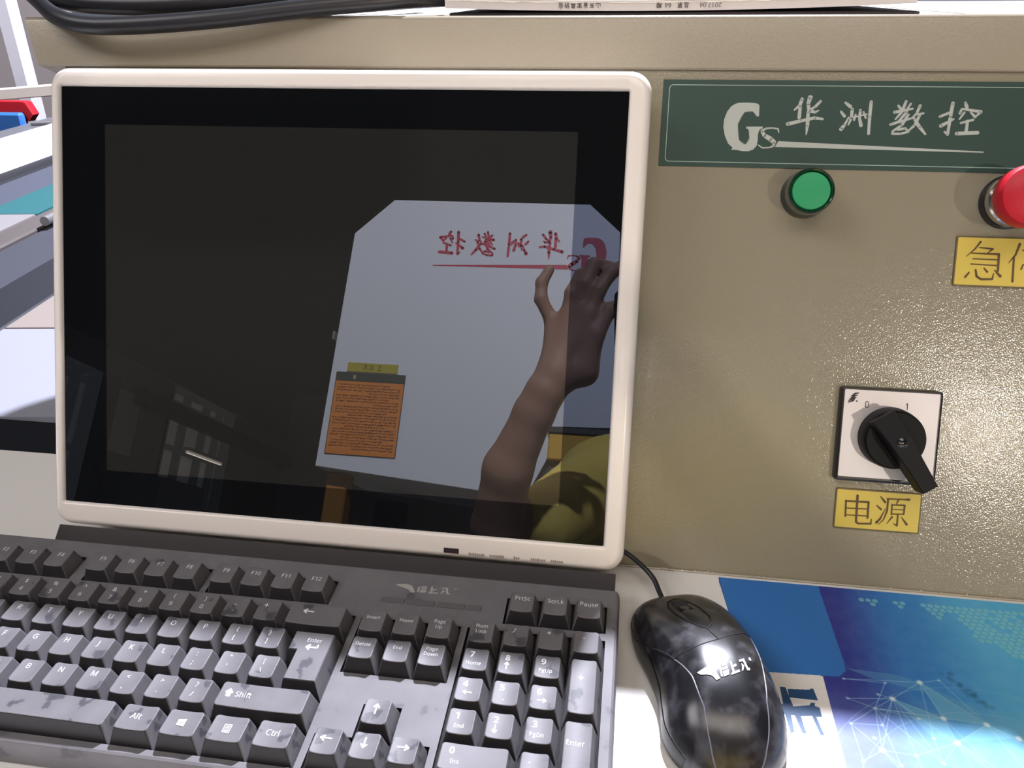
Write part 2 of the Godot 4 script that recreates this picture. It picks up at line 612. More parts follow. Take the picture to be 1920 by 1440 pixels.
# ------------------------------------------------------------------ materials
func materials() -> void:
	M.olive = world_uv(mat("938c79", 0.14, 0.5), 12.0)
	M.olive.normal_enabled = true
	M.olive.normal_texture = noise(0.13, 3, 2, [], true, 3.0)
	M.olive.normal_scale = 0.18
	M.lip = world_uv(mat("a09784", 0.3, 0.5), 9.0)
	M.lip.normal_enabled = true
	M.lip.normal_texture = M.olive.normal_texture
	M.lip.normal_scale = 0.12
	M.desk = mat("e6e4e0", 0.45, 0.5)
	M.bezel = mat("f2ebe5", 0.2, 0.5)
	M.dark_plastic = mat("26262a", 0.4)
	M.black = mat("141416", 0.4)
	M.dark_gap = mat("0c0c0d", 0.8)
	M.chrome = mat("c8c4be", 0.18, 0.5, 1.0)
	M.white_print = mat("e8e8ea", 0.5)
	M.green_plate = mat("304841", 0.4, 0.4)
	M.green_print = mat("a8bdb2", 0.5)
	M.yellow = mat("d3ba52", 0.4, 0.4)
	M.brown_print = mat("5c451e", 0.6)
	M.steel = mat("9a9a9c", 0.4, 0.5, 0.6)
	M.white_board = mat("eeecea", 0.45)
	M.plain_wall = mat("a8a4a2", 0.85, 0.3)
	M.key = world_uv(mat("ffffff", 0.5, 0.4), 7.0)
	M.key.albedo_texture = noise(0.012, 11, 4, [[0.0, "404046"], [0.22, "4c4c52"], [0.27, "6c6a6e"], [1.0, "767478"]])
	M.key_front_shade = mat("302e31", 0.45, 0.4)
	M.kb_deck = world_uv(mat("ffffff", 0.55, 0.4), 5.0)
	M.kb_deck.albedo_texture = noise(0.014, 23, 4, [[0.0, "505056"], [0.14, "5c5b60"], [0.22, "6e6c70"], [1.0, "787679"]])
	M.kb_side = mat("2c2b2e", 0.55, 0.4)
	M.kb_print = mat("e4e4e8", 0.5)
	M.mouse = world_uv(mat("ffffff", 0.26, 0.6), 12.0)
	M.mouse.albedo_texture = noise(0.01, 31, 4, [[0.0, "17171b"], [0.5, "1d1d21"], [0.68, "38383d"], [1.0, "5a5a60"]])  # grey patches: dusty smears, and patchy reflections put into the colour
	M.mouse_side = mat("222226", 0.35, 0.5)
	M.cable = mat("26262a", 0.38, 0.5)

# ------------------------------------------------------------------ hall
func hall() -> void:
	var s := Shape.new()
	s.box(Vector3(-6.2, -0.9, -5.7), Vector3(5.2, -0.8, 13.2))
	var m := world_uv(mat("ffffff", 0.8, 0.3), 0.5)
	m.albedo_texture = noise(0.02, 5, 4, [[0.0, "5a5a5c"], [1.0, "80807e"]])
	struct(obj("floor", s, m))
	s = Shape.new()
	s.box(Vector3(-6.2, 3.2, -5.7), Vector3(5.2, 3.3, 13.2))
	struct(obj("ceiling", s, mat("3b3f3b", 0.9, 0.2)))
	s = Shape.new()
	s.box(Vector3(-6.2, -0.8, -5.7), Vector3(5.2, 3.2, -5.5))
	struct(obj("wall_back", s, mat("84868c", 0.85, 0.2)))
	s = Shape.new()
	s.box(Vector3(-6.2, -0.8, 13.0), Vector3(5.2, 3.2, 13.2))
	struct(obj("wall_front", s, mat("b4acaa", 0.85, 0.2)))
	s = Shape.new()
	s.box(Vector3(5.0, -0.8, -5.5), Vector3(5.2, 3.2, 13.0))
	struct(obj("wall_right", s, M.plain_wall))
	s = Shape.new()
	for b in [[-5.5, 7.0, -0.8, 2.35], [7.0, 7.65, -0.8, 0.3], [7.0, 7.65, 2.03, 2.35], [7.65, 9.15, -0.8, 2.35], [9.15, 10.9, -0.8, 0.75], [9.15, 10.9, 2.3, 2.35], [10.9, 13.0, -0.8, 2.35]]:
		s.box(Vector3(-6.2, b[2], b[0]), Vector3(-6.0, b[3], b[1]))
	struct(obj("wall_left", s, mat("8a8684", 0.85, 0.2)))
	s = Shape.new()
	s.box(Vector3(-6.2, 2.35, -5.5), Vector3(-5.98, 3.2, 13.0))
	struct(obj("trim_1", s, mat("2c2e2c", 0.9, 0.2)))
	# the two grids of windows in the left wall, seen in the dark monitor
	var w := [[7.0, 7.65, 0.3, 2.03, [7.33], [1.13, 1.9]], [9.15, 10.9, 0.75, 2.3, [9.65, 10.2, 10.6], [1.5, 2.1]]]
	for k in 2:
		var q = w[k]
		var win := Node3D.new()
		win.name = "window_%d" % (k + 1)
		add_child(win)
		win.position = Vector3(-6.1, q[2], q[0])
		struct(win)
		var wd: float = q[1] - q[0]; var ht: float = q[3] - q[2]
		s = Shape.new()
		s.box(Vector3(-0.06, 0, 0), Vector3(0.12, 0.06, wd)); s.box(Vector3(-0.06, ht - 0.06, 0), Vector3(0.12, ht, wd))
		s.box(Vector3(-0.06, 0.06, 0), Vector3(0.12, ht - 0.06, 0.06)); s.box(Vector3(-0.06, 0.06, wd - 0.06), Vector3(0.12, ht - 0.06, wd))
		obj("window_frame", s, mat("232323", 0.6), win)
		for z in q[4]:
			s = Shape.new()
			s.box(Vector3(-0.03, 0.06, z - q[0] - 0.03), Vector3(0.1, ht - 0.06, z - q[0] + 0.03))
			obj("mullion", s, mat("232323", 0.6), win)
		for y in q[5]:
			s = Shape.new()
			s.box(Vector3(-0.03, y - q[2] - 0.03, 0.06), Vector3(0.09, y - q[2] + 0.03, wd - 0.06))
			obj("glazing_bar", s, mat("232323", 0.6), win)
		s = Shape.new()
		s.box(Vector3(-0.01, 0.06, 0.06), Vector3(0.0, ht - 0.06, wd - 0.06))
		var glow := mat("a8a4a0", 0.5)
		glow.emission_enabled = true
		glow.emission = Color("aaa29e"); glow.emission_energy_multiplier = 0.24
		obj("pane", s, glow, win)
		var l := AreaLight3D.new()
		l.name = "window_daylight"
		l.area_size = Vector2(wd, ht)
		l.light_energy = 0.05
		l.light_color = Color("f0f2f6")
		l.shadow_enabled = true
		l.area_range = 30.0; l.area_attenuation = 2.0
		l.rotation.y = -PI / 2
		l.position = Vector3(0.14, ht / 2, wd / 2)
		win.add_child(l)
	s = Shape.new()
	s.box(Vector3(-5.98, 1.83, 8.3), Vector3(-5.8, 2.03, 12.95), 0.01)
	tag(obj("crane_rail", s, mat("1c1b1b", 0.7)), "long dark rail across the windows reflected in the monitor", "rail")
	s = Shape.new()
	s.box(Vector3(-6.0, -0.8, 7.66), Vector3(-5.85, 2.02, 7.86), 0.01)
	tag(obj("pillar", s, mat("5c6062", 0.7)), "grey pillar beside the narrow window reflected at the monitor's left", "pillar")
	s = Shape.new()
	s.box(Vector3(-5.99, 1.2, 7.93), Vector3(-5.96, 1.95, 8.47), 0.004)
	tag(obj("wall_board", s, mat("c4beb8", 0.7)), "pale board on the wall between the two reflected windows", "board")
	s = Shape.new()
	s.box(Vector3(-5.98, -0.8, 8.0), Vector3(-5.2, 0.95, 9.0), 0.02)
	tag(obj("storage_cabinet", s, mat("8f959c", 0.5)), "pale grey cabinet under the wall board in the reflection", "cabinet")

# ------------------------------------------------------------------ console
func console() -> void:
	var t := thing("control_console", "olive beige steel control console with a leaning front and raised upper lip", "console", Transform3D(Basis.IDENTITY, Vector3.ZERO))
	var sa := 0.3215
	var x0 := -0.537; var x1 := 0.42
	# leaning front sheet
	var s := Shape.new()
	var q := up_panel * sa
	s.xf = Transform3D(Basis(Vector3(0, 0, 1), Vector3(0, 1, 0), Vector3(-1, 0, 0)), Vector3(x1, 0, 0))
	s.slab(PackedVector2Array([Vector2(0, 0), Vector2(q.z, q.y), Vector2(q.z - 0.02, q.y - 0.002), Vector2(-0.02, 0)]), 0.0, x1 - x0)
	obj("front_panel", s, M.olive, t)
	# upper lip: stands 3 mm proud, rounded over into the top
	s = Shape.new()
	var left := PackedVector3Array(); var right := PackedVector3Array()
	for p in [[0.3217, -0.006], [0.3217, 0.0016], [0.3226, 0.0024], [0.336, 0.0025], [0.3515, 0.0024], [0.3535, 0.0018], [0.3549, 0.0005], [0.3555, -0.002], [0.3562, -0.012], [0.3536, -0.06], [0.32, -0.06]]:
		var w: Vector3 = up_panel * p[0] + out_of_panel * p[1]
		# its left end is cut a little slantwise
		left.append(w + Vector3(-0.5665 + (0.356 - p[0]) / 0.034 * 0.011, 0, 0))
		right.append(w + Vector3(x1, 0, 0))
	s.loft([left, right], true, true, true, 35.0)
	obj("upper_lip", s, M.lip, t)
	s = Shape.new()
	s.box(Vector3(x0, 0.326, -0.62), Vector3(x1, 0.331, -0.134), 0.001)
	obj("top_plate", s, mat("cfc9bd", 0.35), t)
	s = Shape.new()
	s.xf = Transform3D(Basis(Vector3(0, 0, 1), Vector3(0, 1, 0), Vector3(-1, 0, 0)), Vector3(x1 - 0.002, 0, 0))
	s.slab(PackedVector2Array([Vector2(-0.021, 0.0), Vector2(-0.136, 0.297), Vector2(-0.148, 0.3255), Vector2(-0.615, 0.3255), Vector2(-0.615, 0.0)]), 0.0, x1 - x0 - 0.004)
	obj("housing", s, M.olive, t)
	# folded foot of the front sheet with chipped, shiny paint
	s = Shape.new()
	s.box(Vector3(x0, 0.0, 0.0), Vector3(x1, 0.0014, 0.0016), 0.0005)
	obj("bottom_fold", s, M.lip, t)
	s = Shape.new()
	var rng := RandomNumberGenerator.new()
	rng.seed = 4
	for i in 60:
		var x := rng.randf_range(-0.125, -0.03) if i < 48 else rng.randf_range(-0.03, 0.09)
		var r := rng.randf_range(0.0003, 0.0009)
		s.xf = Transform3D(Basis.from_euler(Vector3(rng.randf() * 6, rng.randf() * 6, 0)), Vector3(x, 0.0012 + rng.randf() * 0.0008, 0.0012 + rng.randf() * 0.0006))
		s.lathe([Vector2(0.0, -r * 0.5), Vector2(r, 0), Vector2(0.0, r * 0.5)], 5, 0.0)
	var chips := obj("paint_chip", s, mat("dcd6c8", 0.2, 0.8), t)
	chips.set_meta("kind", "stuff")
	# lower cabinet that carries the desk board
	s = Shape.new()
	s.box(Vector3(x0 + 0.03, -0.8, -0.6), Vector3(x1 - 0.03, -0.0185, 0.0), 0.004)
	tag(obj("base_cabinet", s, M.olive), "olive steel cabinet under the desk board", "cabinet")

func desk() -> void:
	var s := Shape.new()
	s.box(Vector3(-0.98, -0.018, -0.0815), Vector3(0.55, 0.0, 0.34), 0.0015)
	s.box(Vector3(-0.549, -0.018, -0.6), Vector3(0.42, -0.0005, -0.083), 0.0002)
	tag(obj("desk_board", s, M.desk), "white laminated desk board carrying keyboard, mouse and printed sheet", "desk")

# ------------------------------------------------------------------ monitor
func monitor() -> void:
	var t := thing("monitor", "dark glossy monitor in a rounded cream white frame mounted on the console", "monitor", on_panel(-0.3256, 0.159, 0.0))
	var ring := func(c: Vector2, w: float, h: float, r: float, z: float) -> PackedVector3Array:
		var o := PackedVector3Array()
		for p in rrect(c, w, h, r, 10):
			o.append(Vector3(p.x, p.y, z))
		return o
	# local origin = middle of the frame; outer 0.388 x 0.304
	var s := Shape.new()
	var gc := Vector2(-0.0023, 0.0021)          # glass middle
	var gw := 0.3665; var gh := 0.2752
	var o := Vector2.ZERO
	var rings := [
		ring.call(o, 0.378, 0.294, 0.010, 0.006), ring.call(o, 0.388, 0.304, 0.0125, 0.012), ring.call(o, 0.388, 0.304, 0.0125, 0.0335),
		ring.call(o, 0.3872, 0.3032, 0.0123, 0.0358), ring.call(o, 0.3850, 0.3010, 0.0115, 0.0381), ring.call(o, 0.3818, 0.2978, 0.0105, 0.0394), ring.call(o, 0.3785, 0.2945, 0.0095, 0.0400),
		ring.call(gc, gw + 0.0042, gh + 0.0042, 0.0022, 0.0402), ring.call(gc, gw + 0.0016, gh + 0.0016, 0.0014, 0.0396), ring.call(gc, gw, gh, 0.0008, 0.0380), ring.call(gc, gw, gh, 0.0008, 0.0350)]
	s.loft(rings, false, false, true, 40.0, true)
	obj("frame", s, M.bezel, t)
	# front glass: mirror-like black edge, and the liquid crystal area that reflects more
	s = Shape.new()
	s.slab(rrect(gc, gw - 0.0001, gh - 0.0001, 0.0008, 3), 0.0352, 0.0379)
	var gm := mat("44484f", 0.0, 0.5, 1.0)
	gm.metallic = 0.9
	M.glass = gm
	obj("glass", s, gm, t)
	var ax0 := -0.4805 + 0.3256; var ax1 := -0.1737 + 0.3256; var ay0 := 0.0468 - 0.159; var ay1 := 0.2749 - 0.159
	s = Shape.new()
	s.slab(PackedVector2Array([Vector2(ax0, ay0), Vector2(ax1, ay0), Vector2(ax1, ay1), Vector2(ax0, ay1)]), 0.0375, 0.03798)
	M.screen = mat("707170", 0.0, 0.5, 0.86)
	obj("screen_area", s, M.screen, t)
	s = Shape.new()
	s.box(Vector3(-0.17, -0.13, 0.0005), Vector3(0.17, 0.13, 0.034), 0.004)
	obj("back_housing", s, mat("cfc8c0", 0.5), t)
	# front sensor window and the printed marks on the lower frame
	s = Shape.new()
	s.slab(rrect(Vector2(-0.2406 + 0.3256, 0.0128 - 0.159), 0.0098, 0.0032, 0.0003, 3), 0.0385, 0.0403)
	obj("sensor_window", s, mat("2e2226", 0.3), t)
	s = Shape.new()
	s.box(Vector3(-0.2448 + 0.3256, 0.0116 - 0.159, 0.0402), Vector3(-0.2364 + 0.3256, 0.0119 - 0.159, 0.0404))
	s = Shape.new()
	var rng := RandomNumberGenerator.new()
	rng.seed = 9
	for k in [[-0.2242, 0.0105], [-0.2112, 0.0095], [-0.1985, 0.004], [-0.1848, 0.0095], [-0.173, 0.008]]:
		var w: float = k[1]
		var n := int(w / 0.0012)
		for i in n:
			var x: float = k[0] + 0.3256 - w / 2 + (i + 0.5) * w / n
			var h := rng.randf_range(0.0005, 0.0009)
			s.slab(PackedVector2Array([Vector2(x - 0.0005, 0.0117 - 0.159 - h), Vector2(x + 0.0005, 0.0117 - 0.159 - h), Vector2(x + 0.0005, 0.0117 - 0.159 + h), Vector2(x - 0.0005, 0.0117 - 0.159 + h)]), 0.0399, 0.0402)
	obj("button_marks", s, mat("9c8f88", 0.6), t)

# ------------------------------------------------------------------ things on the console front
func logo_map(p: Vector2) -> Vector2:
	return Vector2(0.08466 * p.x + 0.00687 * p.y - 91.745, 0.00126 * p.x - 0.08634 * p.y + 309.051) * MM

func nameplate() -> void:
	var t := thing("nameplate", "dark green maker's plate with pale logo and brush characters above the buttons", "nameplate", on_panel(0, 0, 0))
	var x0 := -0.1242; var x1 := 0.106
	var s := Shape.new()
	s.slab(PackedVector2Array([Vector2(x0, 0.2628), Vector2(x1, 0.2628), Vector2(x1, 0.316), Vector2(x0, 0.316)]), 0.0, 0.0006, 0.0001)
	obj("plate", s, M.green_plate, t)
	s = Shape.new()
	var c := Vector2((x0 + x1) / 2, 0.2892)
	var a := rrect(c, x1 - x0 - 0.0075, 0.0474, 0.0025, 6)
	var b := rrect(c, x1 - x0 - 0.0083, 0.0466, 0.0021, 6)
	for j in a.size():
		var k := (j + 1) % a.size()
		s.sheet(PackedVector3Array([Vector3(a[j].x, a[j].y, 0.0007), Vector3(a[k].x, a[k].y, 0.0007), Vector3(b[k].x, b[k].y, 0.0007), Vector3(a[j].x, a[j].y, 0.0007), Vector3(b[k].x, b[k].y, 0.0007), Vector3(b[j].x, b[j].y, 0.0007)]), Vector3(0, 0, 1), 0.0)
	obj("border_line", s, M.green_print, t)
	s = Shape.new()
	s.xf = Transform3D(Basis.IDENTITY, Vector3(0, 0, 0.00075))
	build_logo(s, logo_map, 0.0866 * MM)
	obj("lettering", s, mat("b4bab4", 0.5), t)

func buttons() -> void:
	var t := thing("indicator_button", "round green indicator button with a dark green rim under the plate", "button", on_panel(-0.0333, 0.2468, 0))
	var s := Shape.new()
	s.lathe([Vector2(0.0145, 0), Vector2(0.0147, 0.002), Vector2(0.0142, 0.0035), Vector2(0.0138, 0.0036), Vector2(0.0134, 0.009), Vector2(0.0134, 0.010), Vector2(0.001, 0.010)], 56)
	obj("base_ring", s, mat("2a332c", 0.3), t)
	s = Shape.new()
	s.lathe([Vector2(0.0136, 0.010), Vector2(0.0136, 0.0188), Vector2(0.0133, 0.0197), Vector2(0.0128, 0.0201), Vector2(0.0121, 0.0198), Vector2(0.0116, 0.0188), Vector2(0.0116, 0.012), Vector2(0.0116, 0.010)], 56)
	obj("rim", s, mat("12301f", 0.12, 0.7), t)
	s = Shape.new()
	s.lathe([Vector2(0.0113, 0.010), Vector2(0.0113, 0.0182), Vector2(0.0109, 0.0187), Vector2(0.006, 0.0190), Vector2(0.0, 0.0191)], 56)
	obj("lens", s, mat("1a9a62", 0.4, 0.5), t)
	t = thing("emergency_stop_button", "red mushroom emergency stop button with a chrome collar at the right edge", "button", on_panel(0.0845, 0.2455, 0))
	s = Shape.new()
	s.lathe([Vector2(0.0162, 0), Vector2(0.0162, 0.003), Vector2(0.0155, 0.0038), Vector2(0.001, 0.0038)], 56)
	obj("base_ring", s, mat("1e1c1c", 0.4), t)
	s = Shape.new()
	s.lathe([Vector2(0.0148, 0.0038), Vector2(0.0152, 0.007), Vector2(0.0148, 0.0105), Vector2(0.0138, 0.0115), Vector2(0.0138, 0.018), Vector2(0.0145, 0.0185), Vector2(0.0145, 0.0208), Vector2(0.001, 0.0208)], 56)
	obj("collar", s, M.chrome, t)
	s = Shape.new()
	s.lathe([Vector2(0.0135, 0.021), Vector2(0.0172, 0.0212), Vector2(0.0177, 0.0225), Vector2(0.0179, 0.027), Vector2(0.0175, 0.030), Vector2(0.0163, 0.0325), Vector2(0.013, 0.0343), Vector2(0.007, 0.0352), Vector2(0.0, 0.0354)], 56)
	obj("mushroom_head", s, mat("be1029", 0.4, 0.45), t)

func label_plate(called: String, label: String, rect: Rect2, text: String, f: Callable, half: float) -> void:
	var t := thing(called, label, "label", on_panel(0, 0, 0), "yellow labels on the console front")
	var s := Shape.new()
	s.slab(rrect(rect.get_center(), rect.size.x, rect.size.y, 0.0012, 3), 0.0, 0.0012, 0.0004)
	obj("plate", s, mat("6a5a38", 0.5), t)
	s = Shape.new()
	s.slab(rrect(rect.get_center(), rect.size.x - 0.0018, rect.size.y - 0.0018, 0.0008, 3), 0.0009, 0.00125)
	obj("face", s, M.yellow, t)
	s = Shape.new()
	s.xf = Transform3D(Basis.IDENTITY, Vector3(0, 0, 0.00135))
	strokes(s, text, half, f, MM * 0.1)
	obj("lettering", s, M.brown_print, t)

func switch_and_labels() -> void:
	label_plate("power_label", "yellow label reading 电源 under the rotary switch", Rect2(0.0005, 0.0376, 0.0522, 0.0262),
		"350,1018,6 344,1140,6;350,1022,6 525,1030,7 516,1152,7;350,1076,4 520,1084,4;346,1128,4 514,1138,4;440,980,8 426,1182,7 442,1196,6 540,1198,6 546,1162,3;620,990,4 652,1030,8;588,1056,4 620,1086,7;584,1188,8 612,1160,6 655,1080,2;668,1005,4 800,1012,5 836,1012,8;676,1008,6 666,1100,6 640,1165,4 598,1204,2;756,1012,6 738,1046,3;706,1050,5 700,1126,5;706,1052,4 802,1056,6 794,1126,5;704,1086,3 798,1090,3;702,1122,4 794,1124,4;750,1124,5 742,1212,6 716,1196,3;706,1144,6 664,1196,2;778,1148,3 816,1202,8",
		func(p: Vector2) -> Vector2: return Vector2(0.07809 * p.x + 0.00763 * p.y - 28.114, 0.00629 * p.x - 0.08386 * p.y + 139.037) * MM, 5.0)
	label_plate("stop_label", "yellow label reading 急停 under the red emergency stop", Rect2(0.0578, 0.1945, 0.057, 0.0303),
		"1500,595,6 1462,642,5 1405,690,2;1492,632,4 1578,642,6 1542,668,3;1442,668,4 1616,675,7 1609,782,7;1450,704,4 1612,711,4;1436,738,4 1610,748,4;1424,792,5 1398,822,7;1466,776,6 1472,818,7 1500,836,7 1572,836,6 1582,798,3;1520,764,4 1540,788,7;1588,778,4 1624,816,9;1750,610,8 1722,680,6 1676,732,2;1712,692,6 1702,850,7;1830,600,5 1844,628,8;1768,650,4 1930,658,6;1796,684,4 1792,722,5;1796,684,4 1894,690,5 1890,724,5;1792,720,4 1890,722,4;1758,770,5 1770,742,4 1934,752,5 1916,776,4;1792,788,4 1910,794,5;1850,792,6 1846,850,6 1818,836,3",
		func(p: Vector2) -> Vector2: return Vector2(0.08822 * p.x + 0.00934 * p.y - 66.346, 0.00324 * p.x - 0.09354 * p.y + 272.35) * MM, 5.0)
	var t := thing("rotary_switch", "black rotary power switch with a silver 0 and 1 plate", "switch", on_panel(0.0275, 0.0993, 0))
	var s := Shape.new()
	var pl := rrect(Vector2.ZERO, 0.0602, 0.0594, 0.0018, 3)
	s.slab(pl, 0.0, 0.0066, 0.0016)
	s.box(Vector3(-0.004, -0.0299, 0.001), Vector3(0.0, -0.0290, 0.006))
	obj("base_plate", s, mat("1c181a", 0.3), t)
	s = Shape.new()
	s.slab(rrect(Vector2(-0.0004, 0.0009), 0.0562, 0.0552, 0.0008, 3), 0.0062, 0.0074, 0.0002)
	obj("face_plate", s, mat("cdc8cb", 0.42, 0.5, 0.35), t)
	s = Shape.new()
	s.lathe([Vector2(0.0188, 0.0074), Vector2(0.0186, 0.0130), Vector2(0.0180, 0.0185), Vector2(0.0168, 0.0200), Vector2(0.001, 0.0204)], 64)
	obj("knob", s, mat("0c0c0e", 0.5, 0.3), t)
	# tapered handle across the knob, its end overhanging the plate
	s = Shape.new()
	var d := Vector2(0.562, -0.827)
	var e := Vector2(0.827, 0.562)
	var base := PackedVector2Array(); var top := PackedVector2Array()
	for k in [[-0.0175, 0.0083], [-0.002, 0.0080], [0.014, 0.0066], [0.0325, 0.0058]]:
		base.append(d * k[0] + e * k[1])
	for k in [[0.0325, 0.0058], [0.014, 0.0066], [-0.002, 0.0080], [-0.0175, 0.0083]]:
		base.append(d * k[0] - e * k[1])
	var rings := []
	for lv in [[0.0195, 1.0, 0.0], [0.030, 0.86, 0.0], [0.0325, 0.80, 1.0], [0.0332, 0.74, 1.0]]:
		var r := PackedVector3Array()
		for i in base.size():
			var along: float = base[i].dot(d); var across: float = base[i].dot(e) * lv[1]
			var z: float = lv[0]
			if lv[2] > 0.0 and along < -0.01:
				z = 0.0255
			elif along < -0.01:
				z = minf(z, 0.0245)
			var p: Vector2 = d * (along * (0.985 if lv[2] > 0.0 else 1.0)) + e * across
			r.append(Vector3(p.x, p.y, z))
		rings.append(r)
	s.loft(rings, true, false, true, 20.0)
	var tp: PackedVector3Array = rings[3]
	for i in 3:
		s.sheet(PackedVector3Array([tp[i], tp[i + 1], tp[6 - i], tp[i], tp[6 - i], tp[7 - i]]), Vector3(0, 0, 1), 0.0)
	obj("handle", s, mat("111114", 0.5, 0.3), t)
	s = Shape.new()
	s.xf = Transform3D(Basis.IDENTITY, Vector3(-0.0005, 0.0005, 0.0332))
	s.lathe([Vector2(0.0030, -0.001), Vector2(0.0030, 0.0003), Vector2(0.0026, 0.0005), Vector2(0.0022, 0.0001), Vector2(0.0014, 0.0004), Vector2(0.0, 0.0006)], 24)
	obj("screw", s, mat("161a18", 0.12, 0.8), t)
	for k in [["0", -0.0148], ["1", 0.0088]]:
		var o := obj("numeral", text_mesh(k[0], 0.0042), mat("2e2c2e", 0.6), t)
		o.position = Vector3(k[1], 0.0196, 0.0076)
		o.scale = Vector3(0.8, 1, 1)
	s = Shape.new()
	s.xf = Transform3D(Basis.IDENTITY, Vector3(0, 0, 0.0076))
	var f := func(p: Vector2) -> Vector2: return (Vector2(0.07623 * p.x + 0.00711 * p.y - 28.947, 0.00516 * p.x - 0.08125 * p.y + 138.903) - Vector2(27.5, 99.3)) * MM
	strokes(s, "456,190,4 425,196,6 395,216,2;446,206,3 418,214,8 384,238,2;436,224,3 412,232,8 374,252,2;428,234,2 408,250,6 372,262,3;432,188,2 414,252,4;440,252,6 441,254,6", 5, f, MM * 0.079)
	obj("maker_mark", s, mat("3a3638", 0.6), t)

# ------------------------------------------------------------------ keyboard
var key_meshes := {}

func key_ring(w: float, d: float, r: float, y: float, dz: float, dish: float) -> PackedVector3Array:
	var xs := PackedFloat32Array()
	var hw := w / 2
	for i in 5:
		xs.append(-hw + r * (1.0 - cos(PI / 2 * i / 4.0)))
	for i in range(1, 8):
		xs.append(lerpf(-hw + r, hw - r, i / 8.0))
	for i in 5:
		xs.append(hw - r + r * sin(PI / 2 * i / 4.0))
	var p := PackedVector3Array()
	for pass_ in 2:
		for i in xs.size():
			var x := xs[i] if pass_ == 0 else xs[xs.size() - 1 - i]
			var o := maxf(absf(x) - (hw - r), 0.0)
			var zf := d / 2 - (r - sqrt(maxf(r * r - o * o, 0.0)))
			var yy := y - dish * (1.0 - (x / hw) * (x / hw))
			p.append(Vector3(x, yy, (zf if pass_ == 0 else -zf) + dz))
	return p

func key_mesh(wu: float, du: float) -> ArrayMesh:
	var id := "%s_%s" % [wu, du]
	if not key_meshes.has(id):
		var w := wu * KEY; var d := du * KEY
		var s := Shape.new()
		var dish := 0.0007 if wu < 3.0 else -0.0006
		var rings := [key_ring(w - 0.0008, d - 0.0008, 0.0006, -0.0112, 0, 0), key_ring(w - 0.0012, d - 0.0012, 0.0008, -0.0095, 0, 0), key_ring(w - 0.0058, d - 0.0046, 0.0018, -0.0005, -0.0009, dish), key_ring(w - 0.0063, d - 0.0050, 0.0017, -0.00010, -0.0010, dish), key_ring(w - 0.0070, d - 0.0057, 0.0015, 0.0, -0.0010, dish)]
		s.loft(rings, true, false, true, 38.0)
		var top: PackedVector3Array = rings[4]
		var c := top.size() / 2
		var t := PackedVector3Array()
		for i in c - 1:
			var a := top[i]; var b := top[i + 1]; var e := top[2 * c - 2 - i]; var f := top[2 * c - 1 - i]
			for p in [a, b, e, a, e, f]:
				t.append(p)
		s.sheet(t, Vector3.UP, 30.0)
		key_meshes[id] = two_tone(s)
	return key_meshes[id]

# dusty top and flanks; front and back faces coloured darker to imitate their shade
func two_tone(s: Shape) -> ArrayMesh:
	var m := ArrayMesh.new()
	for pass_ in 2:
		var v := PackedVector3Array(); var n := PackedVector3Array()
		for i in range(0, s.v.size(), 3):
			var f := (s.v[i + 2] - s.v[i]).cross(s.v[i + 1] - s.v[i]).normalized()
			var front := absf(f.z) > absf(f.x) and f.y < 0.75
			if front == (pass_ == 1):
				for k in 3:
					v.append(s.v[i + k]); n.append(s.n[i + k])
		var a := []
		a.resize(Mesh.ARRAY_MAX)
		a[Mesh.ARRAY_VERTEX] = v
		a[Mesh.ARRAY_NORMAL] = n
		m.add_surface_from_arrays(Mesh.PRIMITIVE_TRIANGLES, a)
		m.surface_set_material(pass_, M.key if pass_ == 0 else M.key_front_shade)
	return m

func legend(parent: Node3D, text: String, size: float, x: float, z: float, wu: float, bold := false) -> void:
	var m := text_mesh(text, size, bold)
	var a := m.surface_get_arrays(0)
	var v: PackedVector3Array = a[Mesh.ARRAY_VERTEX]
	for i in v.size():
		var px := v[i].x + x
		v[i] = Vector3(px, dish_at(px, wu), -v[i].y + z)
	var nn := PackedVector3Array()
	nn.resize(v.size())
	nn.fill(Vector3.UP)
	a[Mesh.ARRAY_VERTEX] = v
	a[Mesh.ARRAY_NORMAL] = nn
	a[Mesh.ARRAY_TANGENT] = null
	var am := ArrayMesh.new()
	am.add_surface_from_arrays(Mesh.PRIMITIVE_TRIANGLES, a)
	obj("legend", am, M.kb_print, parent)

func dish_at(x: float, wu: float) -> float:
	return 0.00006 if wu > 5.0 else 0.00006 - 0.0007 * (1.0 - pow(clampf(x / ((wu * KEY - 0.0070) / 2), -1, 1), 2))

func key_sign(parent: Node3D, text: String, wu: float, x: float, z: float, sc: float, half := 5.0) -> void:
	var s := Shape.new()
	s.xf = Transform3D(Basis(Vector3.RIGHT, Vector3(0, 0, -1), Vector3.UP), Vector3.ZERO)
	strokes(s, text, half, func(p: Vector2) -> Vector2: return Vector2(x + p.x * sc, -z - p.y * sc), sc)
	for i in s.v.size():
		s.v[i].y += dish_at(s.v[i].x, wu)
	obj("legend", s, M.kb_print, parent)

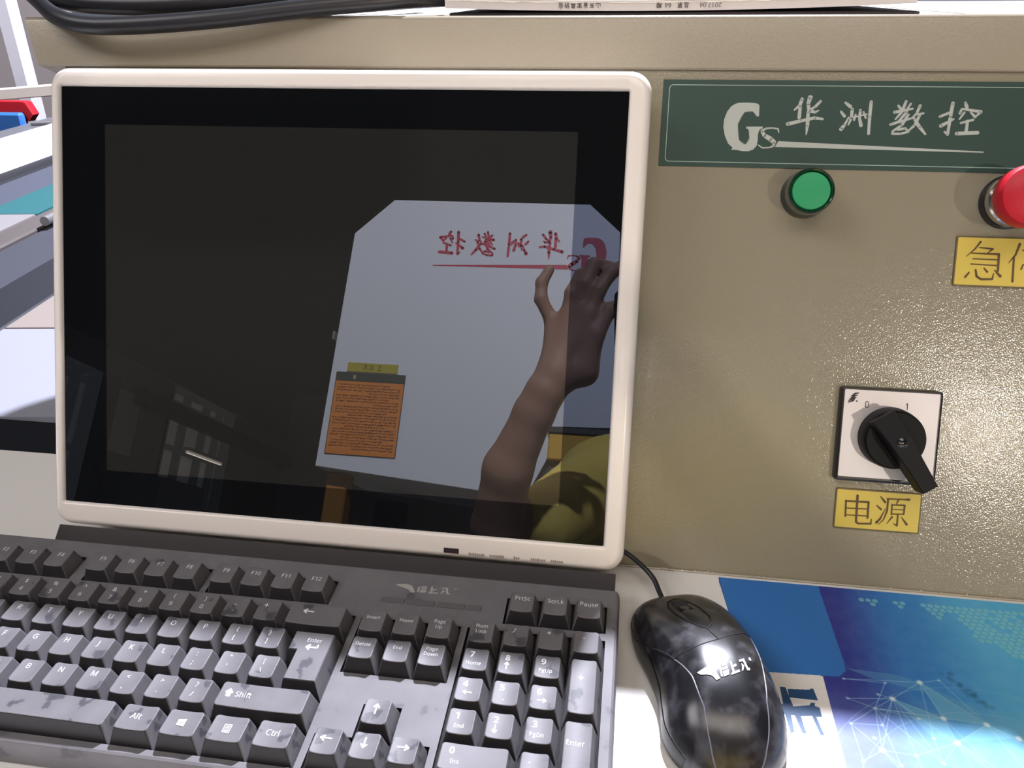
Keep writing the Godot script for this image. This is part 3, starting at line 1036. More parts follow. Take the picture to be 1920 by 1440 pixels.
func keyboard() -> void:
	var t := thing("keyboard", "dusty black full size keyboard with white legends in front of the monitor", "keyboard", Transform3D(Basis(Vector3.RIGHT, deg_to_rad(4.0)), Vector3(-0.56914, 0, 0.10709)))
	var ty := 0.03158; var tz := -0.0022            # plane of the key tops, and row 0, in the keyboard's own axes
	# wells in the deck, in key units (u0, v0, u1, v1)
	var wells := [[0, -1.86, 1, -0.86], [1.2, -1.86, 5.3, -0.86], [5.72, -1.86, 9.78, -0.86], [9.97, -1.86, 14.03, -0.86],
		[-0.03, -0.53, 15.03, 4.53], [15.22, -0.53, 18.28, 1.53], [16.22, 2.47, 17.28, 3.5], [15.22, 3.5, 18.28, 4.53], [18.47, -0.53, 22.53, 4.53], [19.47, -1.84, 22.53, -0.8]]
	var u0 := -0.3; var u1 := 22.78; var v0 := -2.53; var v1 := 4.70
	var us := [u0, u1]; var vs := [v0, v1]
	for w in wells:
		us.append_array([w[0], w[2]]); vs.append_array([w[1], w[3]])
	us.sort(); vs.sort()
	var deck := ty - 0.0082
	var pit := ty - 0.0112
	var P := func(u: float, v: float, y: float) -> Vector3: return Vector3(u * KEY, y, tz + v * KEY)
	var inside := func(u: float, v: float) -> bool:
		for w in wells:
			if u > w[0] and u < w[2] and v > w[1] and v < w[3]:
				return true
		return u < u0 or u > u1 or v < v0 or v > v1
	var s := Shape.new()
	var wall := Shape.new()
	for i in us.size() - 1:
		for j in vs.size() - 1:
			var a: float = us[i]; var b: float = us[i + 1]; var c: float = vs[j]; var d: float = vs[j + 1]
			if b - a < 1e-4 or d - c < 1e-4 or inside.call((a + b) / 2, (c + d) / 2):
				continue
			s.sheet(PackedVector3Array([P.call(a, c, deck), P.call(b, c, deck), P.call(b, d, deck), P.call(a, c, deck), P.call(b, d, deck), P.call(a, d, deck)]), Vector3.UP, 0.0)
			for side in [[a, c, a, d, -0.01, 0.0], [b, c, b, d, 0.01, 0.0], [a, c, b, c, 0.0, -0.01], [a, d, b, d, 0.0, 0.01]]:
				if inside.call((side[0] + side[2]) / 2 + side[4], (side[1] + side[3]) / 2 + side[5]):
					wall.sheet(PackedVector3Array([P.call(side[0], side[1], deck), P.call(side[2], side[3], deck), P.call(side[2], side[3], pit), P.call(side[0], side[1], deck), P.call(side[2], side[3], pit), P.call(side[0], side[1], pit)]), Vector3(side[4], 0, side[5]), 0.0)
	obj("deck", s, M.kb_deck, t)
	obj("well_wall", wall, M.dark_gap, t)
	# rounded rim, front edge and underside as one shell below the deck
	s = Shape.new()
	var rings := []
	for k in [[0.0, 0.0], [0.0012, 0.0006], [0.0019, 0.0020], [0.0024, 0.0060], [0.0026, 0.0150]]:
		var r := PackedVector3Array()
		for p in rrect(Vector2((u0 + u1) / 2 * KEY, (v0 + v1) / 2 * KEY + tz), (u1 - u0) * KEY + k[0] * 2, (v1 - v0) * KEY + k[0] * 2, 0.001 + k[0], 4):
			r.append(Vector3(p.x, deck - k[1], p.y))
		rings.append(r)
	var r2 := PackedVector3Array()
	for p in rings[4]:
		r2.append(Vector3(p.x, 0.0006 + p.z * tan(deg_to_rad(4.0)), p.z))
	rings.append(r2)
	s.loft(rings, false, true, true, 30.0)
	obj("shell", s, M.kb_deck, t)
	s = Shape.new()
	s.box(P.call(u0, v0, pit - 0.002), P.call(u1, v1, pit))
	obj("key_bed", s, M.dark_gap, t)
	# lower ledge along the back, cut off slantwise at its left end
	s = Shape.new()
	s.xf = Transform3D(Basis(Vector3.RIGHT, Vector3(0, 0, 1), Vector3(0, -1, 0)).inverse(), Vector3.ZERO)
	s = Shape.new()
	var led := PackedVector2Array([Vector2(3.55 * KEY, 0.047), Vector2(3.0 * KEY, 0.071), Vector2(22.74 * KEY, 0.071), Vector2(22.74 * KEY, 0.047)])
	s.xf = Transform3D(Basis(Vector3.RIGHT, Vector3(0, 0, -1), Vector3.UP), Vector3.ZERO)
	s.slab(led, 0.002, 0.0190, 0.0015)
	obj("back_ledge", s, mat("3a3739", 0.6), t)
	# lamp slot with its three divisions, and the maker's wing mark
	s = Shape.new()
	for k in [[15.55, 16.35], [16.38, 17.3], [17.33, 18.25], [18.28, 18.75]]:
		var a := Vector2((k[0] + k[1]) / 2 * KEY, 0)
		s.xf = Transform3D(Basis(Vector3.RIGHT, Vector3(0, 0, -1), Vector3.UP), Vector3(a.x, deck, tz - 1.30 * KEY))
		s.slab(rrect(Vector2.ZERO, (k[1] - k[0]) * KEY - 0.0006, 0.0042, 0.0005, 2), -0.001, 0.0005, 0.0002)
	obj("lamp_strip", s, mat("666366", 0.4), t)
	s = Shape.new()
	for x in [15.97, 16.95, 17.95]:
		s.xf = Transform3D(Basis(Vector3.RIGHT, Vector3(0, 0, -1), Vector3.UP), Vector3(x * KEY, deck + 0.0002, tz - 0.99 * KEY))
		strokes(s, "-10,-10 10,-10 10,10 -10,10 -10,-10;0,-6 0,6;-4,-4 0,-6", 1.2, func(p: Vector2) -> Vector2: return p * Vector2(1, -1) * 0.00013, 0.00013)
	obj("lamp_mark", s, mat("8a8480", 0.6), t)
	s = Shape.new()
	s.xf = Transform3D(Basis(Vector3.RIGHT, Vector3(0, 0, -1), Vector3.UP), Vector3(15.86 * KEY, deck + 0.0002, tz - 2.03 * KEY))
	var wf := func(p: Vector2) -> Vector2: return Vector2(p.x * 0.000103, -p.y * 0.000095)
	s.flat(poly(WING, wf))
	for b in BLOCKS.split(";"):
		s.flat(poly(b, wf))
	strokes(s, "352,4 358,-2 364,4 358,10 352,4", 1.6, wf, 0.0001)
	obj("maker_mark", s, mat("a8a4a2", 0.6), t)
	# keys: [u of the centre, row, width, legends...]; a legend is «text|height|x|z» in millimetres
	var rows := {
		-1.3: "Esc:0.5 F1:1.75 F2:2.75 F3:3.75 F4:4.75 F5:6.25 F6:7.25 F7:8.25 F8:9.25 F9:10.5 F10:11.5 F11:12.5 F12:13.5 PrtSc:20 ScrLk:21 Pause:22",
		0.0: "~`:0.5 !1:1.5 @2:2.5 #3:3.5 $4:4.5 %5:5.5 ^6:6.5 &7:7.5 *8:8.5 (9:9.5 )0:10.5 _-:11.5 +=:12.5 Back:14:2 Insert:15.75 Home:16.75 Page/Up:17.75 Num/Lock:19 /:20 *:21 -:22",
		1.0: "Tab:0.75:1.5 Q:2 W:3 E:4 R:5 T:6 Y:7 U:8 I:9 O:10 P:11 {[:12 }]:13 Delete:15.75 End:16.75 Page/Down:17.75 7=Home:19 8=up:20 9=PgUp:21",
		2.0: "Caps:0.875:1.75 A:2.25 S:3.25 D:4.25 F:5.25 G:6.25 H:7.25 J:8.25 K:9.25 L:10.25 :;:11.25 \"':12.25 |\\:13.25 4=left:19 5=_:20 6=right:21",
		3.0: "Shift:1.125:2.25 Z:2.75 X:3.75 C:4.75 V:5.75 B:6.75 N:7.75 M:8.75 <,:9.75 >.:10.75 ?/:11.75 Shift:13.625:2.75 UP:16.75 1=End:19 2=down:20 3=PgDn:21",
		4.0: "Ctrl:0.625:1.25 Win:1.875:1.25 Alt:3.125:1.25 SPACE:6.875:6.25 Alt:10.625:1.25 Win:11.875:1.25 Menu:13.125:1.25 Ctrl:14.375:1.25 LEFT:15.75 DOWN:16.75 RIGHT:17.75 0=Ins:19.5:2 .=Del:21"}
	for v in rows:
		for w in rows[v].split(" "):
			var at: int = w.rfind(":", w.length() - 2)
			var bits: PackedStringArray
			var text: String
			if w.begins_with(":;"):
				text = ":;"; bits = w.substr(3).split(":")
			else:
				text = w.get_slice(":", 0); bits = w.substr(text.length() + 1).split(":")
			var u := bits[0].to_float()
			var wu := bits[1].to_float() if bits.size() > 1 else 1.0
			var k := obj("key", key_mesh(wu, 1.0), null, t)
			k.position = P.call(u, v, ty)
			if v == -1.3 or v == 0.0:
				k.rotation.x = deg_to_rad(3.0)
			elif v == 4.0:
				k.rotation.x = deg_to_rad(-2.0)
			print_key(k, text, wu, v, u)
	# tall keypad keys and the two-row Enter
	for a in [[22.0, 1.5, "+"], [22.0, 3.5, "Enter"]]:
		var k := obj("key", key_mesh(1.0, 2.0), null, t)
		k.position = P.call(a[0], a[1], ty)
		legend(k, a[2], 0.0042 if a[2] == "+" else 0.0027, -0.0012, -0.006, 1.0, a[2] == "+")
	s = Shape.new()
	var g := [Vector2(13.53, 0.53), Vector2(14.97, 0.53), Vector2(14.97, 2.47), Vector2(13.78, 2.47), Vector2(13.78, 1.47), Vector2(13.53, 1.47)]
	var pl := PackedVector2Array()
	for p in g:
		pl.append((p - Vector2(14.35, 1.5)) * KEY)
	var lv := []
	for q in [[0.0, -0.0112], [0.0006, -0.0095], [0.0027, -0.0005], [0.0031, 0.0]]:
		var r := PackedVector3Array()
		for p in Shape.inset(pl, q[0]):
			r.append(Vector3(p.x, q[1], p.y - q[0] * 0.3))
		lv.append(r)
	s.loft(lv, true, false, true, 20.0)
	var tp := PackedVector2Array()
	for p in lv[3]:
		tp.append(Vector2(p.x, p.z))
	var tt := PackedVector3Array()
	for i in Geometry2D.triangulate_polygon(tp):
		tt.append(Vector3(tp[i].x, 0, tp[i].y))
	s.sheet(tt, Vector3.UP, 0.0)
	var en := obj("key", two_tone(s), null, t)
	en.position = P.call(14.35, 1.5, ty)
	legend(en, "Enter", 0.0025, -0.0005, -0.0112, 12.0)
	key_sign(en, "14,-8 14,0 -14,0;-14,0 -6,-7;-14,0 -6,7", 12.0, -0.0005, -0.0065, 0.00022, 2.2)

const ARROWS := {"UP": "0,14 0,-14;0,-14 -7,-5;0,-14 7,-5", "DOWN": "0,-14 0,14;0,14 -7,5;0,14 7,5", "LEFT": "14,0 -14,0;-14,0 -5,-7;-14,0 -5,7", "RIGHT": "-14,0 14,0;14,0 5,-7;14,0 5,7"}

func print_key(k: Node3D, text: String, wu: float, v: float, u: float) -> void:
	if text == "SPACE":
		return
	if ARROWS.has(text):
		key_sign(k, ARROWS[text], 1.0, -0.0006, -0.0026, 0.00019, 2.2)
	elif text == "Back":
		key_sign(k, ARROWS.LEFT, wu, -0.0050, -0.0030, 0.0002, 2.0)
	elif text == "Win":
		var s := Shape.new()
		s.xf = Transform3D(Basis(Vector3.RIGHT, Vector3(0, 0, -1), Vector3.UP), Vector3(-0.0005, -0.00045, -0.0012))
		for q in ["-19,-14 -1,-17 -1,-1 -19,-1", "1,-17 18,-20 18,-1 1,-1", "-19,1 -1,1 -1,17 -19,14", "1,1 18,1 18,20 1,17"]:
			s.flat(poly(q, func(p: Vector2) -> Vector2: return Vector2(p.x, -p.y) * 0.00011))
		obj("legend", s, M.kb_print, k)
	elif text == "Menu":
		key_sign(k, "-14,-18 14,-18 14,18 -14,18 -14,-18;-8,-10 8,-10;-8,-3 8,-3;-8,4 8,4;-8,11 8,11", wu, -0.0005, -0.0012, 0.00012, 1.8)
	elif text == "Shift":
		legend(k, "Shift", 0.0030, -0.0105 if u > 5 else 0.0, -0.0015, wu)
		key_sign(k, "0,-14 -10,-3 -5,-3 -5,10 5,10 5,-3 10,-3 0,-14;0,-10 0,8", wu, -0.0182 if u > 5 else -0.008, -0.0015, 0.00016, 3.0)
	elif text.contains("="):
		var a := text.get_slice("=", 0); var b := text.get_slice("=", 1)
		legend(k, a, 0.0036, -0.0022 - (0.0085 if wu > 1.5 else 0.0), -0.0042, wu, true)
		if ARROWS.has(b.to_upper()):
			key_sign(k, ARROWS[b.to_upper()], 1.0, -0.0022 if b in ["up", "down"] else -0.0005, 0.0008, 0.00015, 2.4)
		else:
			legend(k, b, 0.0022, (-0.0008 if wu < 1.5 else -0.0085), 0.0014, wu)
	elif text.contains("/") and text.length() > 3:
		legend(k, text.get_slice("/", 0), 0.0022, -0.0006, -0.0050, wu)
		legend(k, text.get_slice("/", 1), 0.0022, -0.0006, -0.0014, wu)
	elif text.length() == 2 and v >= 0.0:
		legend(k, text[0], 0.0028, -0.0014, -0.0046, wu)
		legend(k, text[1], 0.0028, -0.0014, 0.0012, wu)
	elif text.length() == 1:
		legend(k, text, 0.0032, -0.0014, -0.0040, wu)
	elif text in ["Ctrl", "Alt", "Tab", "Caps"]:
		legend(k, text, 0.0032, -0.0010, -0.0018, wu)
	elif v < 0.0:
		legend(k, text, 0.0028, -0.0002, -0.0036, wu)
	else:
		legend(k, text, 0.0021, -0.0004, -0.0034, wu)

# ------------------------------------------------------------------ mouse
# stations along the mouse: centre x, z, half width, height (mm), turn (degrees)
const STATIONS := [[-104, 41.5, 17, 11, 18], [-102.5, 44, 22, 15.5, 18], [-100, 50, 26.5, 20.5, 18], [-95.5, 62, 30, 27, 17], [-90.5, 76, 31.5, 32.5, 15], [-85, 92, 31, 36.5, 13], [-80.5, 108, 30.5, 38, 10], [-78.2, 122, 31.2, 36.5, 8], [-77, 136, 31.2, 32.5, 6], [-76, 148, 27.5, 25, 5], [-75.3, 157, 20, 15, 5], [-75, 162, 10, 6, 5]]

func mouse_at(t: float) -> PackedFloat32Array:
	var i := clampi(int(floor(t)), 0, STATIONS.size() - 2)
	var f := clampf(t - i, 0, 1)
	var r := PackedFloat32Array()
	for c in 5:
		var p0: float = STATIONS[maxi(i - 1, 0)][c]; var p1: float = STATIONS[i][c]; var p2: float = STATIONS[i + 1][c]; var p3: float = STATIONS[mini(i + 2, STATIONS.size() - 1)][c]
		r.append(cubic_interpolate(p1, p2, p0, p3, f))
	return r

# a place on the mouse's upper surface: t along it, l in -1..1 across it, lifted by h metres
func on_mouse(t: float, l: float, h := 0.0) -> Vector3:
	var q := mouse_at(t)
	var c := clampf(absf(l), 0.0, 1.0)
	var co := pow(c, 1.0 / 0.72)
	var y := 2.0 + (q[3] - 2.0) * pow(sqrt(maxf(1.0 - co * co, 0.0)), 0.85)
	var a := deg_to_rad(q[4])
	var x := q[2] * l
	return Vector3((q[0] + cos(a) * x) * MM, y * MM + h, (q[1] - sin(a) * x) * MM)

func mouse() -> void:
	var base := Vector3(-0.082, 0, 0.103)
	var t := thing("mouse", "glossy black wired mouse with white wing logo right of the keyboard", "mouse", Transform3D(Basis.IDENTITY, base))
	var rings := []
	for i in 56:
		var tt := i * 11.0 / 55.0
		var q := mouse_at(tt)
		var a := deg_to_rad(q[4])
		var r := PackedVector3Array()
		for j in 41:
			var l := cos(PI * j / 40.0)
			l = signf(l) * pow(absf(l), 0.72)
			r.append(on_mouse(tt, l) - base)
		for e in [[-0.97, 1.0], [-0.86, 0.5], [0.86, 0.5], [0.97, 1.0]]:
			var x: float = q[2] * e[0]
			r.append(Vector3((q[0] + cos(a) * x) * MM, e[1] * MM, (q[1] - sin(a) * x) * MM) - base)
		rings.append(r)
	var s := Shape.new()
	s.loft(rings, true, true, true, 60.0)
	obj("shell", s, M.mouse, t)
	# seams pressed into the shell
	var line := func(pts: Array, r: float, sink: float, m: Material, called: String) -> void:
		var p := PackedVector3Array()
		for i in pts.size() - 1:
			for k in 8:
				var f := k / 8.0
				var u: Vector2 = pts[i].lerp(pts[i + 1], f)
				p.append(on_mouse(u.x, u.y, sink) - base)
		p.append(on_mouse(pts[-1].x, pts[-1].y, sink) - base)
		var sh := Shape.new()
		sh.tube(p, r, 6)
		obj(called, sh, m, t)
	var dark := mat("060607", 0.7)
	var pale := mat("6e6e76", 0.4)  # light caught along the flank seams, put in as a paler colour
	line.call([Vector2(2.2, -0.99), Vector2(3.6, -0.985), Vector2(4.7, -0.91), Vector2(5.9, -0.75)], 0.00055, -0.0002, dark, "seam")
	line.call([Vector2(5.9, -0.75), Vector2(7.0, -0.55), Vector2(8.2, -0.43), Vector2(9.4, -0.45), Vector2(10.3, -0.5)], 0.0004, -0.00012, pale, "seam")
	line.call([Vector2(5.0, 0.78), Vector2(6.0, 0.72), Vector2(6.65, 0.66), Vector2(7.9, 0.58), Vector2(9.4, 0.64), Vector2(10.3, 0.72)], 0.0004, -0.00012, pale, "seam")
	line.call([Vector2(5.9, -0.75), Vector2(5.78, -0.36), Vector2(5.55, 0.06), Vector2(5.25, 0.45), Vector2(4.9, 0.8)], 0.0004, -0.0001, dark, "seam")
	line.call([Vector2(4.95, -0.03), Vector2(5.55, 0.06)], 0.00055, -0.0001, dark, "seam")
	# glossy teardrop round the wheel
	var tear := []
	for k in [[2.5, -0.12], [2.75, -0.3], [3.3, -0.38], [3.9, -0.36], [4.5, -0.26], [4.9, -0.1], [4.98, 0.0], [4.75, 0.11], [4.3, 0.17], [3.7, 0.14], [3.1, 0.06], [2.6, -0.02]]:
		tear.append(Vector2(k[0], k[1]))
	var loop := tear.duplicate()
	loop.append(tear[0])
	line.call(loop, 0.0006, 0.0, dark, "wheel_seam")
	s = Shape.new()
	var c := Vector2(3.8, -0.12)
	var tri := PackedVector3Array()
	for i in tear.size():
		for st in 4:
			var f0 := st / 4.0; var f1 := (st + 1) / 4.0
			for sub in 3:
				var p0: Vector2 = tear[i].lerp(tear[(i + 1) % tear.size()], sub / 3.0)
				var p1: Vector2 = tear[i].lerp(tear[(i + 1) % tear.size()], (sub + 1) / 3.0)
				var h := func(f: float) -> float: return 0.0014 * (1.0 - f * f) + 0.0001
				var a := on_mouse(c.lerp(p0, f0).x, c.lerp(p0, f0).y, h.call(f0)) - base
				var b := on_mouse(c.lerp(p1, f0).x, c.lerp(p1, f0).y, h.call(f0)) - base
				var d := on_mouse(c.lerp(p1, f1).x, c.lerp(p1, f1).y, h.call(f1)) - base
				var e := on_mouse(c.lerp(p0, f1).x, c.lerp(p0, f1).y, h.call(f1)) - base
				for p in [a, b, d, a, d, e]:
					tri.append(p)
	s.sheet(tri, Vector3.UP, 60.0)
	obj("wheel_surround", s, mat("1a1a1e", 0.12, 0.7), t)
	s = Shape.new()
	var wc := on_mouse(3.35, -0.15, -0.0062) - base
	var wa := deg_to_rad(16)
	s.xf = Transform3D(Basis(Vector3(0, 1, 0), Vector3(sin(wa), 0, cos(wa)), Vector3(cos(wa), 0, -sin(wa))), wc)
	s.lathe([Vector2(0.007, -0.0042), Vector2(0.0085, -0.0036), Vector2(0.0085, 0.0036), Vector2(0.007, 0.0042)], 32)
	obj("wheel", s, mat("2c2b2d", 0.6), t)
	s = Shape.new()
	var hole := [on_mouse(2.85, -0.27, 0.0014) - base, on_mouse(3.85, -0.27, 0.0016) - base, on_mouse(3.85, -0.02, 0.0016) - base, on_mouse(2.85, -0.05, 0.0014) - base]
	s.sheet(PackedVector3Array([hole[0], hole[1], hole[2], hole[0], hole[2], hole[3]]), Vector3.UP, 0.0)
	obj("wheel_slot", s, dark, t)
	# white wing logo laid on the back
	s = Shape.new()
	var put := func(shape_: PackedVector2Array) -> void:
		var ix := Geometry2D.triangulate_polygon(shape_)
		var w := PackedVector3Array()
		for i in ix:
			var p := shape_[i]
			w.append(on_mouse(6.86 + p.y * 0.0088 - p.x * 0.0014, -0.47 + p.x * 0.00262, 0.0004) - base)
		s.sheet(w, Vector3.UP, 0.0)
	put.call(poly(WING))
	for b in BLOCKS.split(";"):
		put.call(poly(b))
	put.call(poly("346,0 354,-6 362,0 362,8 354,12 346,8"))
	obj("maker_mark", s, mat("f4f4f6", 0.4), t)
	# flank of matt plastic along the left
	s = Shape.new()
	tri = PackedVector3Array()
	for i in 24:
		for k in 5:
			var q := []
			for e in [[0, 0], [1, 0], [1, 1], [0, 1]]:
				var tt: float = 2.0 + (i + e[0]) * 7.6 / 24.0
				var f: float = (k + e[1]) / 5.0
				var l := lerpf(-0.999, -0.955 + 0.03 * sin(tt * 0.7), f)
				q.append(on_mouse(tt, l, 0.0) + Vector3(-0.0003, 0.0002, 0) - base)
			for p in [q[0], q[1], q[2], q[0], q[2], q[3]]:
				tri.append(p)
	s.sheet(tri, Vector3(-1, 0.5, 0), 60.0)
	obj("side_grip", s, M.mouse_side, t)
	# cable, running off behind the monitor's corner
	s = Shape.new()
	var cv := Curve3D.new()
	for k in [[-0.1055, 0.0085, 0.043], [-0.1085, 0.0095, 0.034], [-0.1125, 0.0125, 0.025], [-0.121, 0.016, 0.0165], [-0.133, 0.0195, 0.009], [-0.15, 0.02, 0.0015], [-0.175, 0.014, 0.0045], [-0.2, 0.008, 0.008]]:
		cv.add_point(Vector3(k[0], k[1], k[2]) - base)
	for i in cv.point_count:
		var d := (cv.get_point_position(mini(i + 1, cv.point_count - 1)) - cv.get_point_position(maxi(i - 1, 0))) / 6.0
		cv.set_point_in(i, -d); cv.set_point_out(i, d)
	cv.bake_interval = 0.002
	s.tube(cv.get_baked_points(), 0.00165, 10)
	obj("cable", s, M.cable, t)

# ------------------------------------------------------------------ printed sheet under the mouse
func put_dot(im: Image, c: Vector2, r: float, col: Color, soft := 1.0) -> void:
	for y in range(int(c.y - r - soft), int(c.y + r + soft) + 2):
		for x in range(int(c.x - r - soft), int(c.x + r + soft) + 2):
			if x < 0 or y < 0 or x >= im.get_width() or y >= im.get_height():
				continue
			var a := clampf((r + soft * 0.5 - Vector2(x, y).distance_to(c)) / soft, 0, 1) * col.a
			if a > 0.0:
				im.set_pixel(x, y, im.get_pixel(x, y).lerp(Color(col, 1), a))

func put_line(im: Image, a: Vector2, b: Vector2, r: float, col: Color) -> void:
	var n := (b - a).normalized()
	var steep := absf(n.y) > absf(n.x)
	var lo := minf(a.y, b.y) if steep else minf(a.x, b.x)
	var hi := maxf(a.y, b.y) if steep else maxf(a.x, b.x)
	for i in range(int(lo), int(hi) + 1):
		var f: float = clampf((i - (a.y if steep else a.x)) / ((b.y - a.y) if steep else (b.x - a.x)), 0, 1)
		var m := a.lerp(b, f)
		for k in range(-2, 3):
			var p := Vector2(floorf(m.x) + k, i) if steep else Vector2(i, floorf(m.y) + k)
			if p.x < 0 or p.y < 0 or p.x >= im.get_width() or p.y >= im.get_height():
				continue
			var d := absf((p - a).cross(n))
			var al := clampf(r + 0.5 - d, 0, 1) * col.a
			if al > 0.0:
				im.set_pixel(int(p.x), int(p.y), im.get_pixel(int(p.x), int(p.y)).lerp(Color(col, 1), al))

func put_poly(im: Image, p: PackedVector2Array, col: Color) -> void:
	var lo := p[0]; var hi := p[0]
	for q in p:
		lo = lo.min(q); hi = hi.max(q)
	for y in range(maxi(int(lo.y), 0), mini(int(hi.y) + 1, im.get_height())):
		for x in range(maxi(int(lo.x), 0), mini(int(hi.x) + 1, im.get_width())):
			if Geometry2D.is_point_in_polygon(Vector2(x + 0.5, y + 0.5), p):
				im.set_pixel(x, y, im.get_pixel(x, y).lerp(Color(col, 1), col.a))

func desk_sheet() -> void:
	var x0 := -69.0; var z0 := 4.0; var wd := 200.0; var dp := 190.0; var k := 4.0
	var im := Image.create(int(wd * k), int(dp * k), false, Image.FORMAT_RGB8)
	var to := func(p: Vector2) -> Vector2: return (p - Vector2(x0, z0)) * k
	var n := FastNoiseLite.new()
	n.seed = 7; n.frequency = 0.02
	for y in im.get_height():
		for x in im.get_width():
			var px := x0 + x / k; var pz := z0 + y / k
			var f := clampf((px + 8.0) / 95.0 + (pz - 60.0) * 0.0005, 0, 1)
			var c := Color("383e90").lerp(Color("3a80c6"), smoothstep(0.0, 0.45, f)).lerp(Color("58b0da"), smoothstep(0.4, 1.0, f))
			var low := smoothstep(84.0, 128.0, pz)
			c = c.lerp(Color("8090bc").lerp(Color("84b8cc"), smoothstep(0.1, 0.6, f)), low * 0.85)
			c = c.lightened(n.get_noise_2d(x, y) * 0.06)
			im.set_pixel(x, y, c)
	# dotted map, top right
	var rng := RandomNumberGenerator.new()
	rng.seed = 12
	for j in 14:
		for i in 40:
			var p := Vector2(14 + i * 4.1 + (2.05 if j % 2 else 0.0), 13.5 + j * 3.4)
			var edge := 14.0 + maxf(0.0, (p.x - 52.0)) * 0.95 + 4.0 * sin(p.x * 0.35)
			if p.x > 66 and p.x < 76:
				edge -= 10.0
			if p.y < edge and p.y < 52 and rng.randf() < 0.94:
				put_dot(im, to.call(p), 1.7 * k, Color(0.5, 0.77, 0.8, 0.75))
	# the light net with its knots
	var nodes := poly("34,79 16,93 5,101 -10,113 6,112 0,121 2,128 39,103 60,104 41,118 73,111 18,129 30,132 9,136 -9,136 30,117 45,76 26,105 -8,96 9,91 15,82 -7,82 58,140 75,150 90,128 -12,150 20,160 48,160 100,150")
	var pale := Color(0.62, 0.80, 0.88, 0.6)
	for tri in [[0, 8, 7], [1, 7, 15], [15, 9, 7], [8, 10, 9]]:
		put_poly(im, PackedVector2Array([to.call(nodes[tri[0]]), to.call(nodes[tri[1]]), to.call(nodes[tri[2]])]), Color(0.55, 0.82, 0.88, 0.4))
	put_poly(im, PackedVector2Array([to.call(Vector2(-4, 74)), to.call(Vector2(22, 75)), to.call(nodes[0]), to.call(Vector2(60, 95)), to.call(nodes[8]), to.call(Vector2(34, 86)), to.call(Vector2(10, 80))]), Color(0.42, 0.66, 0.78, 0.4))
	var cr := Vector2(60, 175)
	for r in [[95.0, 3.6, 5.6], [78.0, 3.7, 5.5]]:
		for i in 40:
			var a := lerpf(r[1], r[2], i / 40.0); var b := lerpf(r[1], r[2], (i + 1) / 40.0)
			put_line(im, to.call(cr + Vector2(cos(a), sin(a)) * r[0]), to.call(cr + Vector2(cos(b), sin(b)) * r[0]), 0.8, Color(0.6, 0.8, 0.9, 0.4))
	for e in [[0, 1], [1, 2], [2, 3], [1, 6], [2, 6], [2, 13], [3, 6], [1, 7], [0, 7], [7, 9], [0, 8], [8, 9], [9, 11], [9, 12], [1, 9], [1, 12], [6, 11], [6, 13], [6, 14], [2, 7], [2, 8], [8, 10], [0, 16], [16, 8], [9, 22], [9, 23], [10, 24], [12, 22], [6, 26], [1, 22], [1, 26], [2, 12], [3, 14], [14, 25], [8, 23], [8, 24], [7, 22], [18, 1], [21, 0], [21, 20], [20, 2], [18, 2], [19, 1], [0, 15], [15, 12], [4, 1], [4, 3], [17, 7], [17, 2], [22, 27], [9, 27], [23, 28], [10, 28]]:
		put_line(im, to.call(nodes[e[0]]), to.call(nodes[e[1]]), 1.0, pale)
	for i in nodes.size():
		var big: bool = i in [0, 1, 6, 7, 8, 9, 10]
		put_dot(im, to.call(nodes[i]), (1.5 if big else 0.8) * k, Color(0.85, 0.93, 0.95, 0.95 if big else 0.6), 5.0)
	# dark scuff
	for i in 26:
		var f := i / 25.0
		var p := Vector2(lerpf(49, 67, f) + rng.randf_range(-2.5, 2.5), lerpf(69, 93, f) + rng.randf_range(-2.5, 2.5))
		put_dot(im, to.call(p), rng.randf_range(0.5, 1.6) * k, Color(0.1, 0.27, 0.36, 0.22), 9.0)
	# white block and the plain blue field
	put_poly(im, PackedVector2Array([to.call(Vector2(-69, 70)), to.call(Vector2(-18, 82)), to.call(Vector2(-18, 142)), to.call(Vector2(-18, 194)), to.call(Vector2(-69, 194))]), Color("e9e6e2"))
	put_poly(im, PackedVector2Array([to.call(Vector2(-70, 3)), to.call(Vector2(-68.5, 12)), to.call(Vector2(-64.5, 45)), to.call(Vector2(-58, 90)), to.call(Vector2(-70, 90))]), Color("e9e6e2"))
	put_poly(im, PackedVector2Array([to.call(Vector2(-68.8, 3)), to.call(Vector2(-6, 3)), to.call(Vector2(-6, 11)), to.call(Vector2(-4, 70)), to.call(Vector2(-4.5, 76)), to.call(Vector2(-9, 81)), to.call(Vector2(-47, 83)), to.call(Vector2(-62, 84)), to.call(Vector2(-64.5, 45))]), Color("3474be"))
	# bold characters lying on their side, and the small grey line below
	for g in ["-43,93 -40,93 -38,105 -38,112 -40,112 -40,123 -42,124 -43,112 -45,112 -45,105 -43,105", "-39,94 -27,93 -26.5,92 -25,92 -24,100 -39,100", "-38,106 -29,104 -28,102 -26,102 -26.5,104 -24,105 -24,111 -27,111.5 -25,123 -27,123 -29,111 -35,112 -34,123 -36,123 -38,112"]:
		put_poly(im, poly(g, to), Color("2b507c"))
	for g in ["-47,128 -34,127 -34,132 -47,132", "-31,126 -29,126 -29,132 -31,132", "-27,126 -25,126 -25,131.5 -27,131.5", "-48,138 -28,136 -28,134 -26,134 -26,136 -24,136 -24,140 -47,141"]:
		put_poly(im, poly(g, to), Color("c2c0be"))
	var m := mat("ffffff", 0.4, 0.45)
	m.albedo_texture = ImageTexture.create_from_image(im)
	var a := []
	a.resize(Mesh.ARRAY_MAX)
	var c := [Vector3(x0, 0, z0) * MM, Vector3(x0 + wd, 0, z0) * MM, Vector3(x0 + wd, 0, z0 + dp) * MM, Vector3(x0, 0, z0 + dp) * MM]
